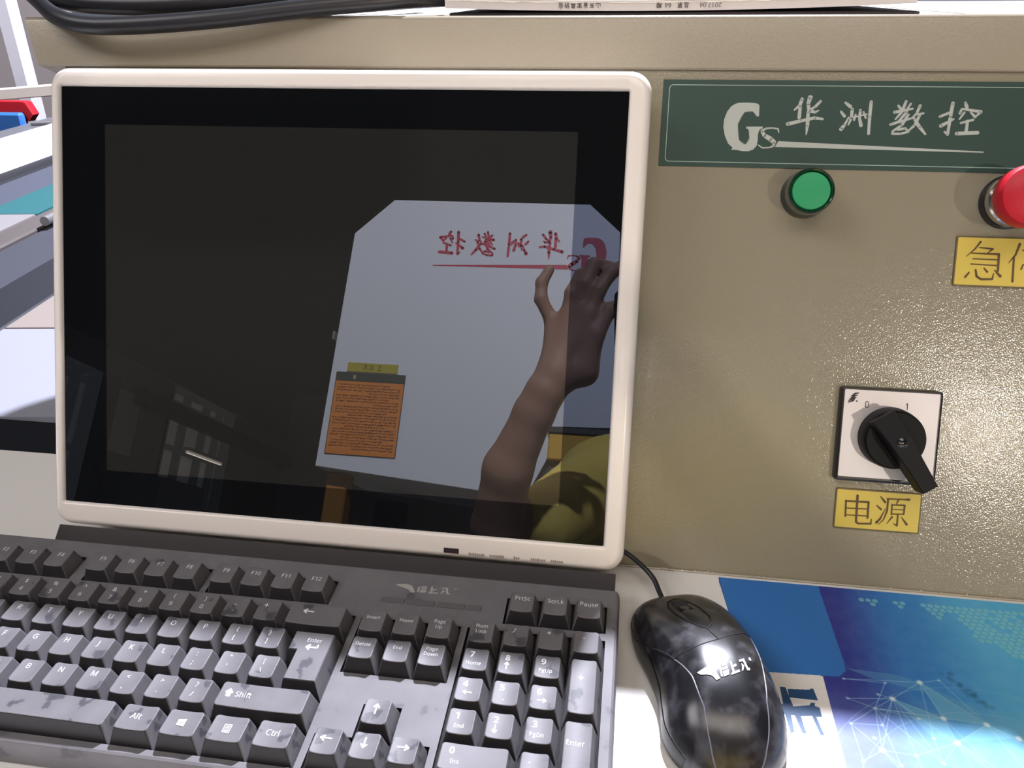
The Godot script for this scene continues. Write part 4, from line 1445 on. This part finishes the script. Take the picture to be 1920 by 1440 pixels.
	var v := PackedVector3Array(); var uv := PackedVector2Array(); var nn := PackedVector3Array()
	var up := Vector3(0, 0.0006, 0)
	for i in [0, 1, 2, 0, 2, 3]:
		v.append(c[i] + up); uv.append([Vector2(0, 0), Vector2(1, 0), Vector2(1, 1), Vector2(0, 1)][i]); nn.append(Vector3.UP)
	for i in 4:
		var j := (i + 1) % 4
		var side: Vector3 = (c[j] - c[i]).cross(Vector3.UP).normalized() * -1.0
		for p in [c[i] + up, c[i], c[j], c[i] + up, c[j], c[j] + up]:
			v.append(p); uv.append(Vector2(0.01, 0.9)); nn.append(side)
	a[Mesh.ARRAY_VERTEX] = v; a[Mesh.ARRAY_TEX_UV] = uv; a[Mesh.ARRAY_NORMAL] = nn
	var am := ArrayMesh.new()
	am.add_surface_from_arrays(Mesh.PRIMITIVE_TRIANGLES, a)
	tag(obj("printed_sheet", am, m), "printed blue and white sheet with a glowing network under the mouse", "poster")

# ------------------------------------------------------------------ on top of the console
func top_items() -> void:
	# magazine whose spine sags in the middle
	var t := thing("magazine", "thick white magazine lying spine forward on top of the console", "magazine", Transform3D(Basis.IDENTITY, Vector3(-0.121, 0.3315, -0.142)))
	var s := Shape.new()
	var rings := []
	for i in 25:
		var f := i / 24.0 * 2.0 - 1.0
		var x := f * 0.148
		var sag := 0.0028 * f * f + (0.0008 * f)
		var r := PackedVector3Array()
		for p in [[0.0022, 0.0], [0.0014, 0.0006], [0.0012, 0.0055], [0.0018, 0.0062], [-0.205, 0.0062], [-0.205, 0.0022]]:
			r.append(Vector3(x, p[1] + sag + 0.0026, p[0] - 0.003 * f))
		rings.append(r)
	s.loft(rings, true, true, true, 40.0)
	obj("cover", s, mat("dcd6d6", 0.5), t)
	s = Shape.new()
	rings = []
	var rng := RandomNumberGenerator.new()
	rng.seed = 3
	for i in 60:
		var f := i / 59.0 * 2.0 - 1.0
		var hgt := rng.randf_range(0.0, 0.0009)
		var r := PackedVector3Array()
		for p in [[0.0016, 0.0078 - hgt], [0.0013, 0.0079 - hgt], [0.0012, 0.0088], [-0.0005, 0.0090], [-0.001, 0.0086]]:
			r.append(Vector3(f * 0.147, p[1] + 0.0028 * f * f + 0.0008 * f, p[0] - 0.003 * f))
		rings.append(r)
	s.loft(rings, true, true, true, 20.0)
	obj("torn_spine_edge", s, mat("f6f2ee", 0.7), t)
	var w := func(called: String, text: String, x: float, size: float) -> void:
		var o := obj(called, text_mesh(text, size), mat("5a5254", 0.7), t)
		o.rotation.z = PI
		o.position = Vector3(x, 0.0058 + 0.0028 * pow(x / 0.148, 2), 0.0018 - 0.003 * x / 0.148)
	w.call("spine_date", "2017.04", 0.0236, 0.0027)
	w.call("spine_issue", "64", -0.003, 0.0027)
	var glyphs := func(called: String, list: Array, xr: float) -> void:
		var sh := Shape.new()
		var i := 0
		for g in list:
			# the spine stands on its head: turned half round, so that the line reads from right to left
			var o := Vector2(xr - i * 0.0040, 0.0058)
			sh.xf = Transform3D(Basis.IDENTITY, Vector3(0, 0, 0.0018 - 0.003 * o.x / 0.148))
			strokes(sh, g, 5, func(p: Vector2) -> Vector2: return o + Vector2(-(p.x - 50), (p.y - 50)) * 0.000034, 0.000034)
			i += 1
		obj(called, sh, mat("463e40", 0.7), t)
	glyphs.call("spine_title", ["50,10 50,85;10,40 10,85 90,85 90,40", "15,20 85,20;40,20 25,50 80,50;52,40 52,95;30,65 15,85;70,65 85,85", "50,5 50,30;25,15 15,30;75,15 85,30;25,45 75,45 75,95 25,95 25,45;25,62 75,62;25,78 75,78", "50,5 50,18;10,35 10,20 90,20 90,35;20,40 80,40;50,40 35,60 15,70;50,45 55,90 40,95;45,60 20,90;60,60 90,90", "25,10 75,10 75,60 25,60 25,10;25,27 75,27;25,43 75,43;8,70 92,70;32,75 15,92;68,75 85,92", "20,5 20,95;5,35 35,35;45,25 85,25 80,90 70,85;62,5 55,55 40,92;45,50 40,65;88,50 94,65", "50,5 8,40;50,5 92,40;30,42 70,42;10,60 90,60;45,60 25,88 78,84;65,70 85,95"], -0.0475)
	glyphs.call("spine_number", ["30,5 40,18;70,5 60,18;25,25 75,25 75,50 25,50 25,25;15,65 10,85;35,65 40,90 75,90 80,75;55,62 60,75;80,62 92,80", "20,5 10,20;20,12 45,12;60,5 52,20;60,12 92,12;20,32 80,32 80,48 20,48 20,65 85,65 80,85;50,28 50,95;48,65 15,92"], 0.0085)
	glyphs.call("spine_issue_mark", ["25,5 25,60;55,5 55,60;8,18 70,18;25,32 55,32;25,46 55,46;5,60 75,60;25,68 10,90;55,68 65,88;78,10 95,10 95,90 86,88;78,10 75,80 65,95;78,35 95,35;78,58 95,58"], -0.0085)
	s = Shape.new()
	s.xf = Transform3D(Basis.IDENTITY, Vector3(-0.121, 0.3312, -0.142))
	s.box(Vector3(-0.146, 0.0, -0.2), Vector3(0.15, 0.0021, 0.0015), 0.0006)
	tag(obj("booklet", s, mat("2a2224", 0.5)), "thin dark booklet lying under the white magazine", "booklet")
	# white papers left and right of it
	s = Shape.new()
	s.box(Vector3(-0.405, 0.3312, -0.5), Vector3(-0.275, 0.3318, -0.141), 0.0001)
	tag(obj("paper_sheet", s, mat("f4f1ee", 0.6)), "white paper sheet on the console top left of the magazine", "paper", "papers on the console top")
	s = Shape.new()
	s.box(Vector3(0.06, 0.3312, -0.5), Vector3(0.3, 0.3318, -0.141), 0.0001)
	tag(obj("paper_sheet", s, mat("f4f1ee", 0.6)), "white paper sheet on the console top right of the magazine", "paper", "papers on the console top")
	shade_coil()
	# hoses that hang over the front edge
	hose("black_cable", "thick black cable loop sagging lowest over the console's top left edge", [[-0.585, 0.352, -0.155], [-0.556, 0.341, -0.131], [-0.532, 0.3325, -0.112], [-0.505, 0.3275, -0.104], [-0.462, 0.328, -0.104], [-0.41, 0.3315, -0.108], [-0.352, 0.3375, -0.118], [-0.30, 0.341, -0.135], [-0.27, 0.3425, -0.16], [-0.26, 0.344, -0.22]], 0.0058)
	hose("black_cable", "black cable coil resting above the sagging loop on the console's top left", [[-0.60, 0.356, -0.2], [-0.565, 0.348, -0.15], [-0.53, 0.3418, -0.125], [-0.48, 0.3392, -0.119], [-0.42, 0.3405, -0.121], [-0.36, 0.344, -0.13], [-0.31, 0.347, -0.16], [-0.3, 0.35, -0.22]], 0.0062)
	hose("black_cable", "black cable behind the two front loops on the console's top left", [[-0.58, 0.362, -0.22], [-0.545, 0.352, -0.16], [-0.49, 0.348, -0.138], [-0.42, 0.3485, -0.138], [-0.35, 0.351, -0.15], [-0.32, 0.354, -0.2]], 0.0062)

func shade_coil() -> void:  # added coil, placed to keep the high lamp off the left desk
	var s := Shape.new()
	var path := PackedVector3Array()
	for i in 24 * 40 + 1:
		var a := TAU * i / 24.0
		var turn := i / 24.0
		var layer := mini(int(turn / 8.0), 4)
		var r := 0.094 - layer * 0.0132
		var h := (turn - layer * 8.0) if layer % 2 == 0 else 8.0 - (turn - layer * 8.0)
		path.append(Vector3(cos(a) * r, 0.0065 + h * 0.0135, sin(a) * r))
	s.tube(path, 0.0062, 10)
	var o := obj("shade_coil", s, M.cable)
	o.position = Vector3(-0.515, 0.3315, -0.325)
	tag(o, "added tall coil of black cable that shades the left end of the desk", "cable", "cables on the console top")

func hose(called: String, label: String, pts: Array, r: float) -> void:
	var cv := Curve3D.new()
	for k in pts:
		cv.add_point(Vector3(k[0], k[1], k[2]))
	for i in cv.point_count:
		var d := (cv.get_point_position(mini(i + 1, cv.point_count - 1)) - cv.get_point_position(maxi(i - 1, 0))) / 6.0
		cv.set_point_in(i, -d); cv.set_point_out(i, d)
	cv.bake_interval = 0.005
	var s := Shape.new()
	s.tube(cv.get_baked_points(), r, 14)
	tag(obj(called, s, M.cable), label, "cable", "cables on the console top")

# ------------------------------------------------------------------ the machine to the left, behind the monitor
func machine_bed() -> void:
	var turn := Basis(Vector3.UP, deg_to_rad(8.0))
	var at := Transform3D(turn, Vector3(0, -0.8, 0))
	var t := thing("machine_bed", "long grey machine bed with steel rails left of the console", "machine", at)
	var strip := func(called: String, xa: float, xb: float, y: float, za: float, zb: float, m: Material, y0 := -0.2) -> void:
		var s := Shape.new()
		s.box(Vector3(xa, y0 + 0.8, za), Vector3(xb, y + 0.8, zb), 0.003)
		obj(called, s, m, t)
	strip.call("frame", -1.66, -0.62, -0.09, -0.30, -4.0, mat("4a4e58", 0.6), -0.8)
	strip.call("side_rail", -0.893, -0.806, -0.006, -0.31, -4.0, mat("25272f", 0.5))
	strip.call("belt", -1.0, -0.895, -0.01, -0.31, -4.0, mat("43454e", 0.55))
	strip.call("steel_edge", -1.05, -1.002, -0.005, -0.5, -4.0, mat("605a58", 0.4))
	strip.call("grey_bed", -1.275, -1.157, -0.01, -0.7, -4.0, mat("505462", 0.5))
	strip.call("dark_channel", -1.335, -1.277, -0.008, -0.7, -4.0, mat("1e2026", 0.6))
	strip.call("guide_rail", -1.65, -1.558, 0.0, -0.9, -4.0, mat("717276", 0.4))
	var s := Shape.new()
	s.tube(PackedVector3Array([Vector3(-0.99, 0.805, -0.90), Vector3(-0.99, 0.805, -1.3)]), 0.008, 14)
	obj("roller", s, M.steel, t)
	s = Shape.new()
	s.tube(PackedVector3Array([Vector3(-1.61, 0.807, -1.99), Vector3(-1.3, 0.807, -2.03)]), 0.0065, 14)
	obj("roller", s, M.steel, t)
	var lay := func(called: String, label: String, cat: String, pl: Array, y: float, th: float, m: Material) -> void:
		var sh := Shape.new()
		var p2 := PackedVector2Array()
		for p in pl:
			p2.append(Vector2(p[0], -p[1]))
		sh.xf = Transform3D(turn, Vector3.ZERO) * Transform3D(Basis(Vector3.RIGHT, Vector3(0, 0, -1), Vector3.UP), Vector3(0, y, 0))
		sh.slab(p2, 0.0, th, 0.001)
		tag(obj(called, sh, m), label, cat)
	lay.call("laminate_board", "pale blue white board on the machine left of the monitor", "board", [[-0.802, -0.238], [-0.60, -0.238], [-0.60, -0.452], [-0.802, -0.452]], -0.0895, 0.085, mat("9799a5", 0.4))
	lay.call("plywood_board", "cream plywood offcut behind the pale board left of the monitor", "board", [[-0.802, -0.456], [-0.62, -0.456], [-0.62, -1.1], [-0.802, -1.1]], -0.0895, 0.085, mat("8c827c", 0.6))
	lay.call("metal_tray", "light grey flat tray beside the rollers left of the monitor", "tray", [[-1.155, -0.6], [-1.054, -0.6], [-1.054, -0.985], [-1.155, -0.985]], -0.0895, 0.085, mat("8e8a8c", 0.5))
	lay.call("teal_mat", "teal rubber mat behind the grey tray left of the monitor", "mat", [[-1.155, -0.988], [-1.054, -0.988], [-1.054, -2.2], [-1.155, -2.2]], -0.0895, 0.085, mat("286368", 0.6))
	lay.call("long_white_board", "long bright white board lying on the machine far left of the monitor", "board", [[-1.554, -0.9], [-1.34, -0.9], [-1.34, -3.2], [-1.554, -3.2]], -0.0895, 0.095, mat("f2f2f4", 0.4))
	# dark strip standing in for the shade in the gap between desk and boards
	s = Shape.new()
	s.box(Vector3(-1.3, -0.012, -0.137), Vector3(-0.545, -0.004, -0.083), 0.001)
	tag(obj("gap_shade", s, mat("191c22", 0.7, 0.3)), "dark strip standing in for the shaded gap between the white desk and the pale board", "strip")
	# bins, post and beam farther back
	s = Shape.new()
	s.box(Vector3(-2.5, -0.05, -1.825), Vector3(-1.945, 0.026, -1.8), 0.006)
	tag(obj("blue_box", s, mat("3f7fd8", 0.5)), "blue plastic box at the far left of the picture", "box")
	s = Shape.new()
	s.slab(PackedVector2Array([Vector2(-2.7, -0.07), Vector2(-2.13, -0.07), Vector2(-2.10, -0.004), Vector2(-2.088, -0.03), Vector2(-2.066, -0.008), Vector2(-2.082, 0.028), Vector2(-2.094, 0.033), Vector2(-2.7, 0.033)]), -2.04, -2.01, 0.004)
	tag(obj("red_clamp", s, mat("d02232", 0.45)), "red painted clamp housing behind the blue box", "clamp")
	s = Shape.new()
	s.xf = Transform3D(Basis(Vector3.BACK, deg_to_rad(4.4)), Vector3(-2.31, 0.026, -2.3))
	s.box(Vector3(-1.2, -0.02, -0.08), Vector3(0.3, 0.017, 0.0), 0.003)
	tag(obj("cream_beam", s, mat("f2e8dc", 0.5)), "cream horizontal beam below the white post at far left", "beam")
	s = Shape.new()
	s.box(Vector3(-2.578, -0.8, -2.66), Vector3(-2.518, 2.9, -2.6), 0.005)
	tag(obj("white_post", s, mat("dedce4", 0.5)), "white upright post at the upper left corner of the picture", "post")
	s = Shape.new()
	s.box(Vector3(-3.6, -0.8, -3.25), Vector3(-2.72, 2.4, -3.2), 0.004)
	tag(obj("pale_panel", s, mat("a39a98", 0.7)), "pale pinkish panel standing left of the white post", "panel")
	s = Shape.new()
	s.box(Vector3(-3.05, -0.8, -3.6), Vector3(-2.955, 2.4, -3.5), 0.004)
	tag(obj("grey_duct", s, mat("8a8280", 0.7)), "grey upright duct right behind the white post", "duct")

# ------------------------------------------------------------------ what the monitor mirrors: the white machine cover
func machine_cover() -> void:
	# own axes: x to the right as one faces the cover, front towards +z
	var t := thing("machine_cover", "white sheet metal machine cover with cut corners, mirrored in the monitor", "machine", Transform3D(Basis(Vector3.UP, PI), Vector3(0, -0.8, 1.6)))
	var y := 0.8
	var s := Shape.new()
	var o := PackedVector2Array()
	for p in [[0.951, 0.295], [0.941, 0.989], [0.834, 1.101], [0.256, 1.104], [0.166, 1.02], [0.150, 0.453], [0.300, 0.447], [0.322, 0.355], [0.37, 0.25], [0.512, 0.263]]:
		o.append(Vector2(p[0], p[1] + y))
	s.slab(o, -0.5, 0.0, 0.003)
	var body := obj("cover_shell", s, mat("dcdee6", 0.5), t)
	s = Shape.new()
	s.xf = Transform3D(Basis.IDENTITY, Vector3(0, y, 0.0006))
	# the same logo in red, about three times as large
	var f := func(p: Vector2) -> Vector2:
		var q := logo_map(p)
		return Vector2(0.197 + (q.x + 0.0868) * 3.21, 0.903 + (q.y - 0.2765) * 3.75)
	build_logo(s, f, 0.0866 * MM * 4.2)
	obj("lettering", s, mat("c01a44", 0.5), t)
	s = Shape.new()
	s.box(Vector3(0.955, y + 0.66, -0.03), Vector3(0.962, y + 0.685, -0.005), 0.001)
	obj("hinge", s, M.steel, t)
	for x in [0.905, 0.22]:
		s = Shape.new()
		s.box(Vector3(x - 0.03, 0, -0.12), Vector3(x + 0.03, y + (0.29 if x > 0.5 else 0.45), -0.06), 0.004)
		obj("leg", s, mat("b07a30", 0.5), t)
	s = Shape.new()
	s.box(Vector3(0.78, 0, -0.4), Vector3(0.86, y + 0.25, -0.3), 0.004)
	obj("column", s, mat("3a3a40", 0.6), t)
	# orange instruction notice with green head line and yellow strip
	var sg := thing("instruction_notice", "orange printed notice with a dark green heading on the white cover", "sign", Transform3D(Basis(Vector3.UP, PI), Vector3(-0.8298, 0.447, 1.5985)))
	s = Shape.new()
	s.slab(rrect(Vector2.ZERO, 0.2, 0.234, 0.002, 2), 0.0, 0.001)
	obj("plate", s, mat("4a3626", 0.5), sg)
	var im := Image.create(392, 420, false, Image.FORMAT_RGB8)
	im.fill(Color("dc8638"))
	var rng := RandomNumberGenerator.new()
	rng.seed = 21
	for row in 24:
		var yy := 16 + row * 16
		var xx := 18 + (60 if row % 5 == 0 else 0)
		var end := 372 if row % 4 != 3 else rng.randi_range(150, 330)
		while xx < end:
			var w := rng.randi_range(4, 11)
			im.fill_rect(Rect2i(xx, yy + rng.randi_range(0, 2), w, rng.randi_range(5, 9)), Color("6e3418") if rng.randf() < 0.8 else Color("8a4a1c"))
			xx += w + rng.randi_range(1, 4)
	var m := mat("ffffff", 0.5)
	m.albedo_texture = ImageTexture.create_from_image(im)
	var q := QuadMesh.new()
	q.size = Vector2(0.196, 0.206)
	var qo := obj("printed_face", q, m, sg)
	qo.position = Vector3(0, -0.0122, 0.0014)
	s = Shape.new()
	s.box(Vector3(-0.098, 0.092, 0.001), Vector3(0.098, 0.115, 0.0016))
	obj("heading", s, mat("3d4438", 0.5), sg)
	s = Shape.new()
	s.box(Vector3(0.042, 0.098, 0.0016), Vector3(0.049, 0.109, 0.0019))
	obj("heading_mark", s, mat("b0b090", 0.5), sg)
	var ys := thing("yellow_notice", "narrow yellow strip notice above the orange notice on the white cover", "sign", Transform3D(Basis(Vector3.UP, PI), Vector3(-0.8275, 0.5795, 1.5985)))
	s = Shape.new()
	s.slab(rrect(Vector2.ZERO, 0.146, 0.026, 0.001, 2), 0.0, 0.001)
	obj("plate", s, mat("b5a736", 0.5), ys)
	s = Shape.new()
	s.xf = Transform3D(Basis.IDENTITY, Vector3(0, 0, 0.0013))
	strokes(s, "-24,-5 -16,-5;-20,-7 -20,7;-24,6 -16,6;0,-6 8,-6 8,6 0,6 0,-6;16,-6 26,-6;21,-6 16,6;21,-2 27,6", 1.0, func(p: Vector2) -> Vector2: return p * Vector2(1, -1) * 0.001, 0.001)
	obj("lettering", s, mat("5a5020", 0.5), ys)
	var bx := thing("yellow_control_box", "yellow control box with a dark top under the white cover", "box", Transform3D(Basis(Vector3.UP, PI), Vector3(-0.26, 0.355, 1.585)))
	s = Shape.new()
	s.box(Vector3(-0.1, 0, -0.12), Vector3(0.06, 0.071, 0.0), 0.004)
	obj("case", s, mat("d8a626", 0.45), bx)
	s = Shape.new()
	s.box(Vector3(-0.105, 0.071, -0.125), Vector3(0.062, 0.089, 0.003), 0.003)
	obj("dark_top", s, mat("231f1c", 0.5), bx)
	s = Shape.new()
	s.box(Vector3(-0.1, -1.155, -0.1), Vector3(-0.05, 0.0, -0.05), 0.003)
	obj("post", s, mat("3a3430", 0.6), bx)

# ------------------------------------------------------------------ the person who takes the picture, mirrored in the monitor
func photographer() -> void:
	var t := thing("person", "person in a yellow shirt holding up a phone, mirrored in the monitor", "person", Transform3D(Basis.IDENTITY, Vector3(0.0, -0.8, 0.95)))
	var base := t.position
	var skin := mat("947060", 0.55, 0.4)
	skin.subsurf_scatter_enabled = false
	var V := func(x: float, y: float, z: float) -> Vector3: return Vector3(x, y, z) - base
	var wrist: Vector3 = V.call(-0.2302, 0.2433, 0.454)
	var s := Shape.new()
	# left hand: palm, four fingers bent round the phone, thumb from the side of the palm
	var b := Body.new(V.call(-0.335, 0.03, 0.41), V.call(-0.115, 0.44, 0.69), 0.0034)
	var im: Vector3 = V.call(-0.1831, 0.3438, 0.449); var mm: Vector3 = V.call(-0.1969, 0.3506, 0.454); var rm: Vector3 = V.call(-0.2101, 0.3461, 0.459); var pm: Vector3 = V.call(-0.2284, 0.3357, 0.464)
	var heel: Vector3 = V.call(-0.186, 0.2736, 0.458)
	b.bone(V.call(-0.2859, 0.0846, 0.540), V.call(-0.235, 0.12, 0.64), 0.033, 0.034, 0.015)
	b.bone(V.call(-0.2716, 0.1511, 0.489), V.call(-0.2859, 0.0846, 0.540), 0.0300, 0.033, 0.006)
	b.bone(V.call(-0.2420, 0.2190, 0.4615), V.call(-0.2716, 0.1511, 0.489), 0.0240, 0.0300, 0.01)
	b.bone(V.call(-0.2420, 0.2190, 0.4615), wrist, 0.0240, 0.0225, 0.01)
	b.bone(wrist, V.call(-0.2195, 0.268, 0.455), 0.0225, 0.0215, 0.01)
	for k in [[im, 0.012], [mm, 0.012], [rm, 0.0115], [pm, 0.011]]:
		b.bone(V.call(-0.2195, 0.266, 0.455), k[0], 0.017, k[1], 0.012)
	b.bone(V.call(-0.215, 0.262, 0.456), heel, 0.018, 0.017, 0.012)
	b.bone(heel, im, 0.015, 0.0115, 0.01)
	var fingers := [
		[im, V.call(-0.1738, 0.3739, 0.444), V.call(-0.1603, 0.3994, 0.447), V.call(-0.1400, 0.4180, 0.456), 0.0095],
		[mm, V.call(-0.1909, 0.3824, 0.444), V.call(-0.182, 0.4090, 0.446), V.call(-0.1625, 0.4120, 0.458), 0.0097],
		[rm, V.call(-0.2066, 0.3718, 0.450), V.call(-0.1975, 0.3965, 0.452), V.call(-0.1800, 0.4010, 0.462), 0.009],
		[pm, V.call(-0.2454, 0.3639, 0.456), V.call(-0.2463, 0.3857, 0.455), V.call(-0.2377, 0.4042, 0.455), 0.0082]]
	for f in fingers:
		b.bone(f[0], f[1], f[4] * 1.12, f[4], 0.004)
		b.bone(f[1], f[2], f[4], f[4] * 0.93, 0.004)
		b.bone(f[2], f[3], f[4] * 0.93, f[4] * 0.82, 0.004)
	b.bone(heel, V.call(-0.1735, 0.3184, 0.448), 0.0165, 0.0115, 0.008)
	b.bone(V.call(-0.1735, 0.3184, 0.448), V.call(-0.1600, 0.3505, 0.450), 0.0112, 0.0098, 0.004)
	b.bone(V.call(-0.1600, 0.3505, 0.450), V.call(-0.1400, 0.3640, 0.457), 0.0098, 0.0085, 0.004)
	s.closed(b.tris(), 180.0)
	# forearm, elbow, upper arm, the other arm, neck and head
	b = Body.new(V.call(-0.42, 0.0, 0.42), V.call(0.42, 1.05, 1.1), 0.011)
	b.bone(V.call(0.30, 0.12, 0.58), V.call(0.22, 0.13, 0.7), 0.036, 0.038, 0.02)
	b.bone(V.call(0.30, 0.12, 0.58), V.call(0.155, 0.235, 0.475), 0.034, 0.024, 0.02)
	b.bone(V.call(0.155, 0.235, 0.475), V.call(0.10, 0.285, 0.462), 0.022, 0.026, 0.02)
	b.bone(V.call(0.0, 0.33, 0.93), V.call(0.0, 0.48, 0.86), 0.05, 0.05, 0.02)
	b.bone(V.call(0.0, 0.51, 0.825), V.call(0.0, 0.61, 0.85), 0.062, 0.082, 0.03)
	b.bone(V.call(0.0, 0.535, 0.765), V.call(0.0, 0.56, 0.757), 0.014, 0.009, 0.02)
	for x in [-0.08, 0.08]:
		b.bone(V.call(x, 0.545, 0.86), V.call(x, 0.57, 0.865), 0.014, 0.016, 0.01)
	s.closed(b.tris(), 180.0)
	obj("body", s, skin, t)
	b = Body.new(V.call(-0.16, 0.43, 0.7), V.call(0.16, 0.78, 1.05), 0.012)
	b.bone(V.call(0.0, 0.645, 0.835), V.call(0.0, 0.58, 0.90), 0.074, 0.075, 0.03)
	s = Shape.new()
	s.closed(b.tris(), 180.0)
	obj("hair", s, mat("17130f", 0.6), t)
	s = Shape.new()
	for x in [-0.028, 0.028]:
		s.xf = Transform3D(Basis.IDENTITY, V.call(x, 0.575, 0.762))
		s.lathe([Vector2(0.0, -0.008), Vector2(0.009, -0.003), Vector2(0.010, 0.002), Vector2(0.0, 0.008)], 16)
	obj("eyes", s, mat("1a1412", 0.3), t)
	s = Shape.new()
	s.xf = Transform3D(Basis.IDENTITY, V.call(0, 0.505, 0.764))
	s.box(Vector3(-0.024, -0.004, -0.004), Vector3(0.024, 0.004, 0.006), 0.003)
	obj("mouth", s, mat("8a4a44", 0.5), t)
	# shirt
	b = Body.new(V.call(-0.42, -0.25, 0.5), V.call(0.42, 0.6, 1.2), 0.014)
	b.bone(V.call(-0.15, 0.205, 0.93), V.call(0.17, 0.26, 0.95), 0.08, 0.085, 0.05)
	b.bone(V.call(-0.06, 0.16, 0.93), V.call(-0.05, -0.08, 0.99), 0.14, 0.135, 0.06)
	b.bone(V.call(0.06, 0.19, 0.94), V.call(0.06, -0.08, 0.99), 0.14, 0.135, 0.06)
	b.bone(V.call(-0.17, 0.195, 0.90), V.call(-0.232, 0.098, 0.605), 0.072, 0.052, 0.04)
	b.bone(V.call(0.18, 0.25, 0.94), V.call(0.235, 0.14, 0.69), 0.075, 0.055, 0.04)
	b.bone(V.call(0.02, 0.28, 0.94), V.call(0.02, 0.335, 0.93), 0.075, 0.066, 0.04)
	s = Shape.new()
	s.closed(b.tris(), 180.0)
	var cloth := world_uv(mat("ffffff", 0.8, 0.3), 3.0)
	cloth.albedo_texture = noise(0.01, 41, 3, [[0.0, "d8bc52"], [1.0, "ecd276"]])
	obj("shirt", s, cloth, t)
	# trousers and shoes
	b = Body.new(V.call(-0.32, -0.82, 0.8), V.call(0.32, 0.0, 1.25), 0.016)
	b.bone(V.call(-0.08, -0.08, 1.0), V.call(0.08, -0.08, 1.0), 0.13, 0.13, 0.05)
	for x in [-0.1, 0.1]:
		b.bone(V.call(x, -0.12, 1.0), V.call(x, -0.42, 1.01), 0.095, 0.068, 0.04)
		b.bone(V.call(x, -0.42, 1.01), V.call(x, -0.74, 1.05), 0.066, 0.05, 0.03)
	s = Shape.new()
	s.closed(b.tris(), 180.0)
	obj("trousers", s, mat("24262e", 0.8, 0.3), t)
	for x in [-0.1, 0.1]:
		b = Body.new(V.call(x - 0.1, -0.83, 0.8), V.call(x + 0.1, -0.65, 1.2), 0.012)
		b.bone(V.call(x, -0.755, 1.06), V.call(x, -0.765, 0.9), 0.045, 0.035, 0.03)
		s = Shape.new()
		s.closed(b.tris(), 180.0)
		obj("shoe", s, mat("1a1a1c", 0.5), t)
	# the phone: the picture is taken through the lens at its left end
	var fw := Vector3(0.1344794, 0.44373678, 0.88600957)
	var ph := thing("phone", "dark phone held sideways by the mirrored person", "phone", Transform3D(Basis(Vector3(0.98918524, -0.00728595, -0.14649052), Vector3(-0.05854781, 0.89612755, -0.43991768), fw).orthonormalized(), EYE + fw * 0.0045 + Vector3(0.0625, 0.0, -0.009) + Vector3(0.0007, -0.0134, 0.0066)))
	s = Shape.new()
	s.slab(rrect(Vector2.ZERO, 0.154, 0.074, 0.009, 6), -0.0, 0.0075, 0.001)
	obj("case", s, mat("141416", 0.35), ph)
	s = Shape.new()
	s.slab(rrect(Vector2.ZERO, 0.140, 0.068, 0.003, 3), 0.0072, 0.0078)
	obj("display", s, mat("06060a", 0.1), ph)
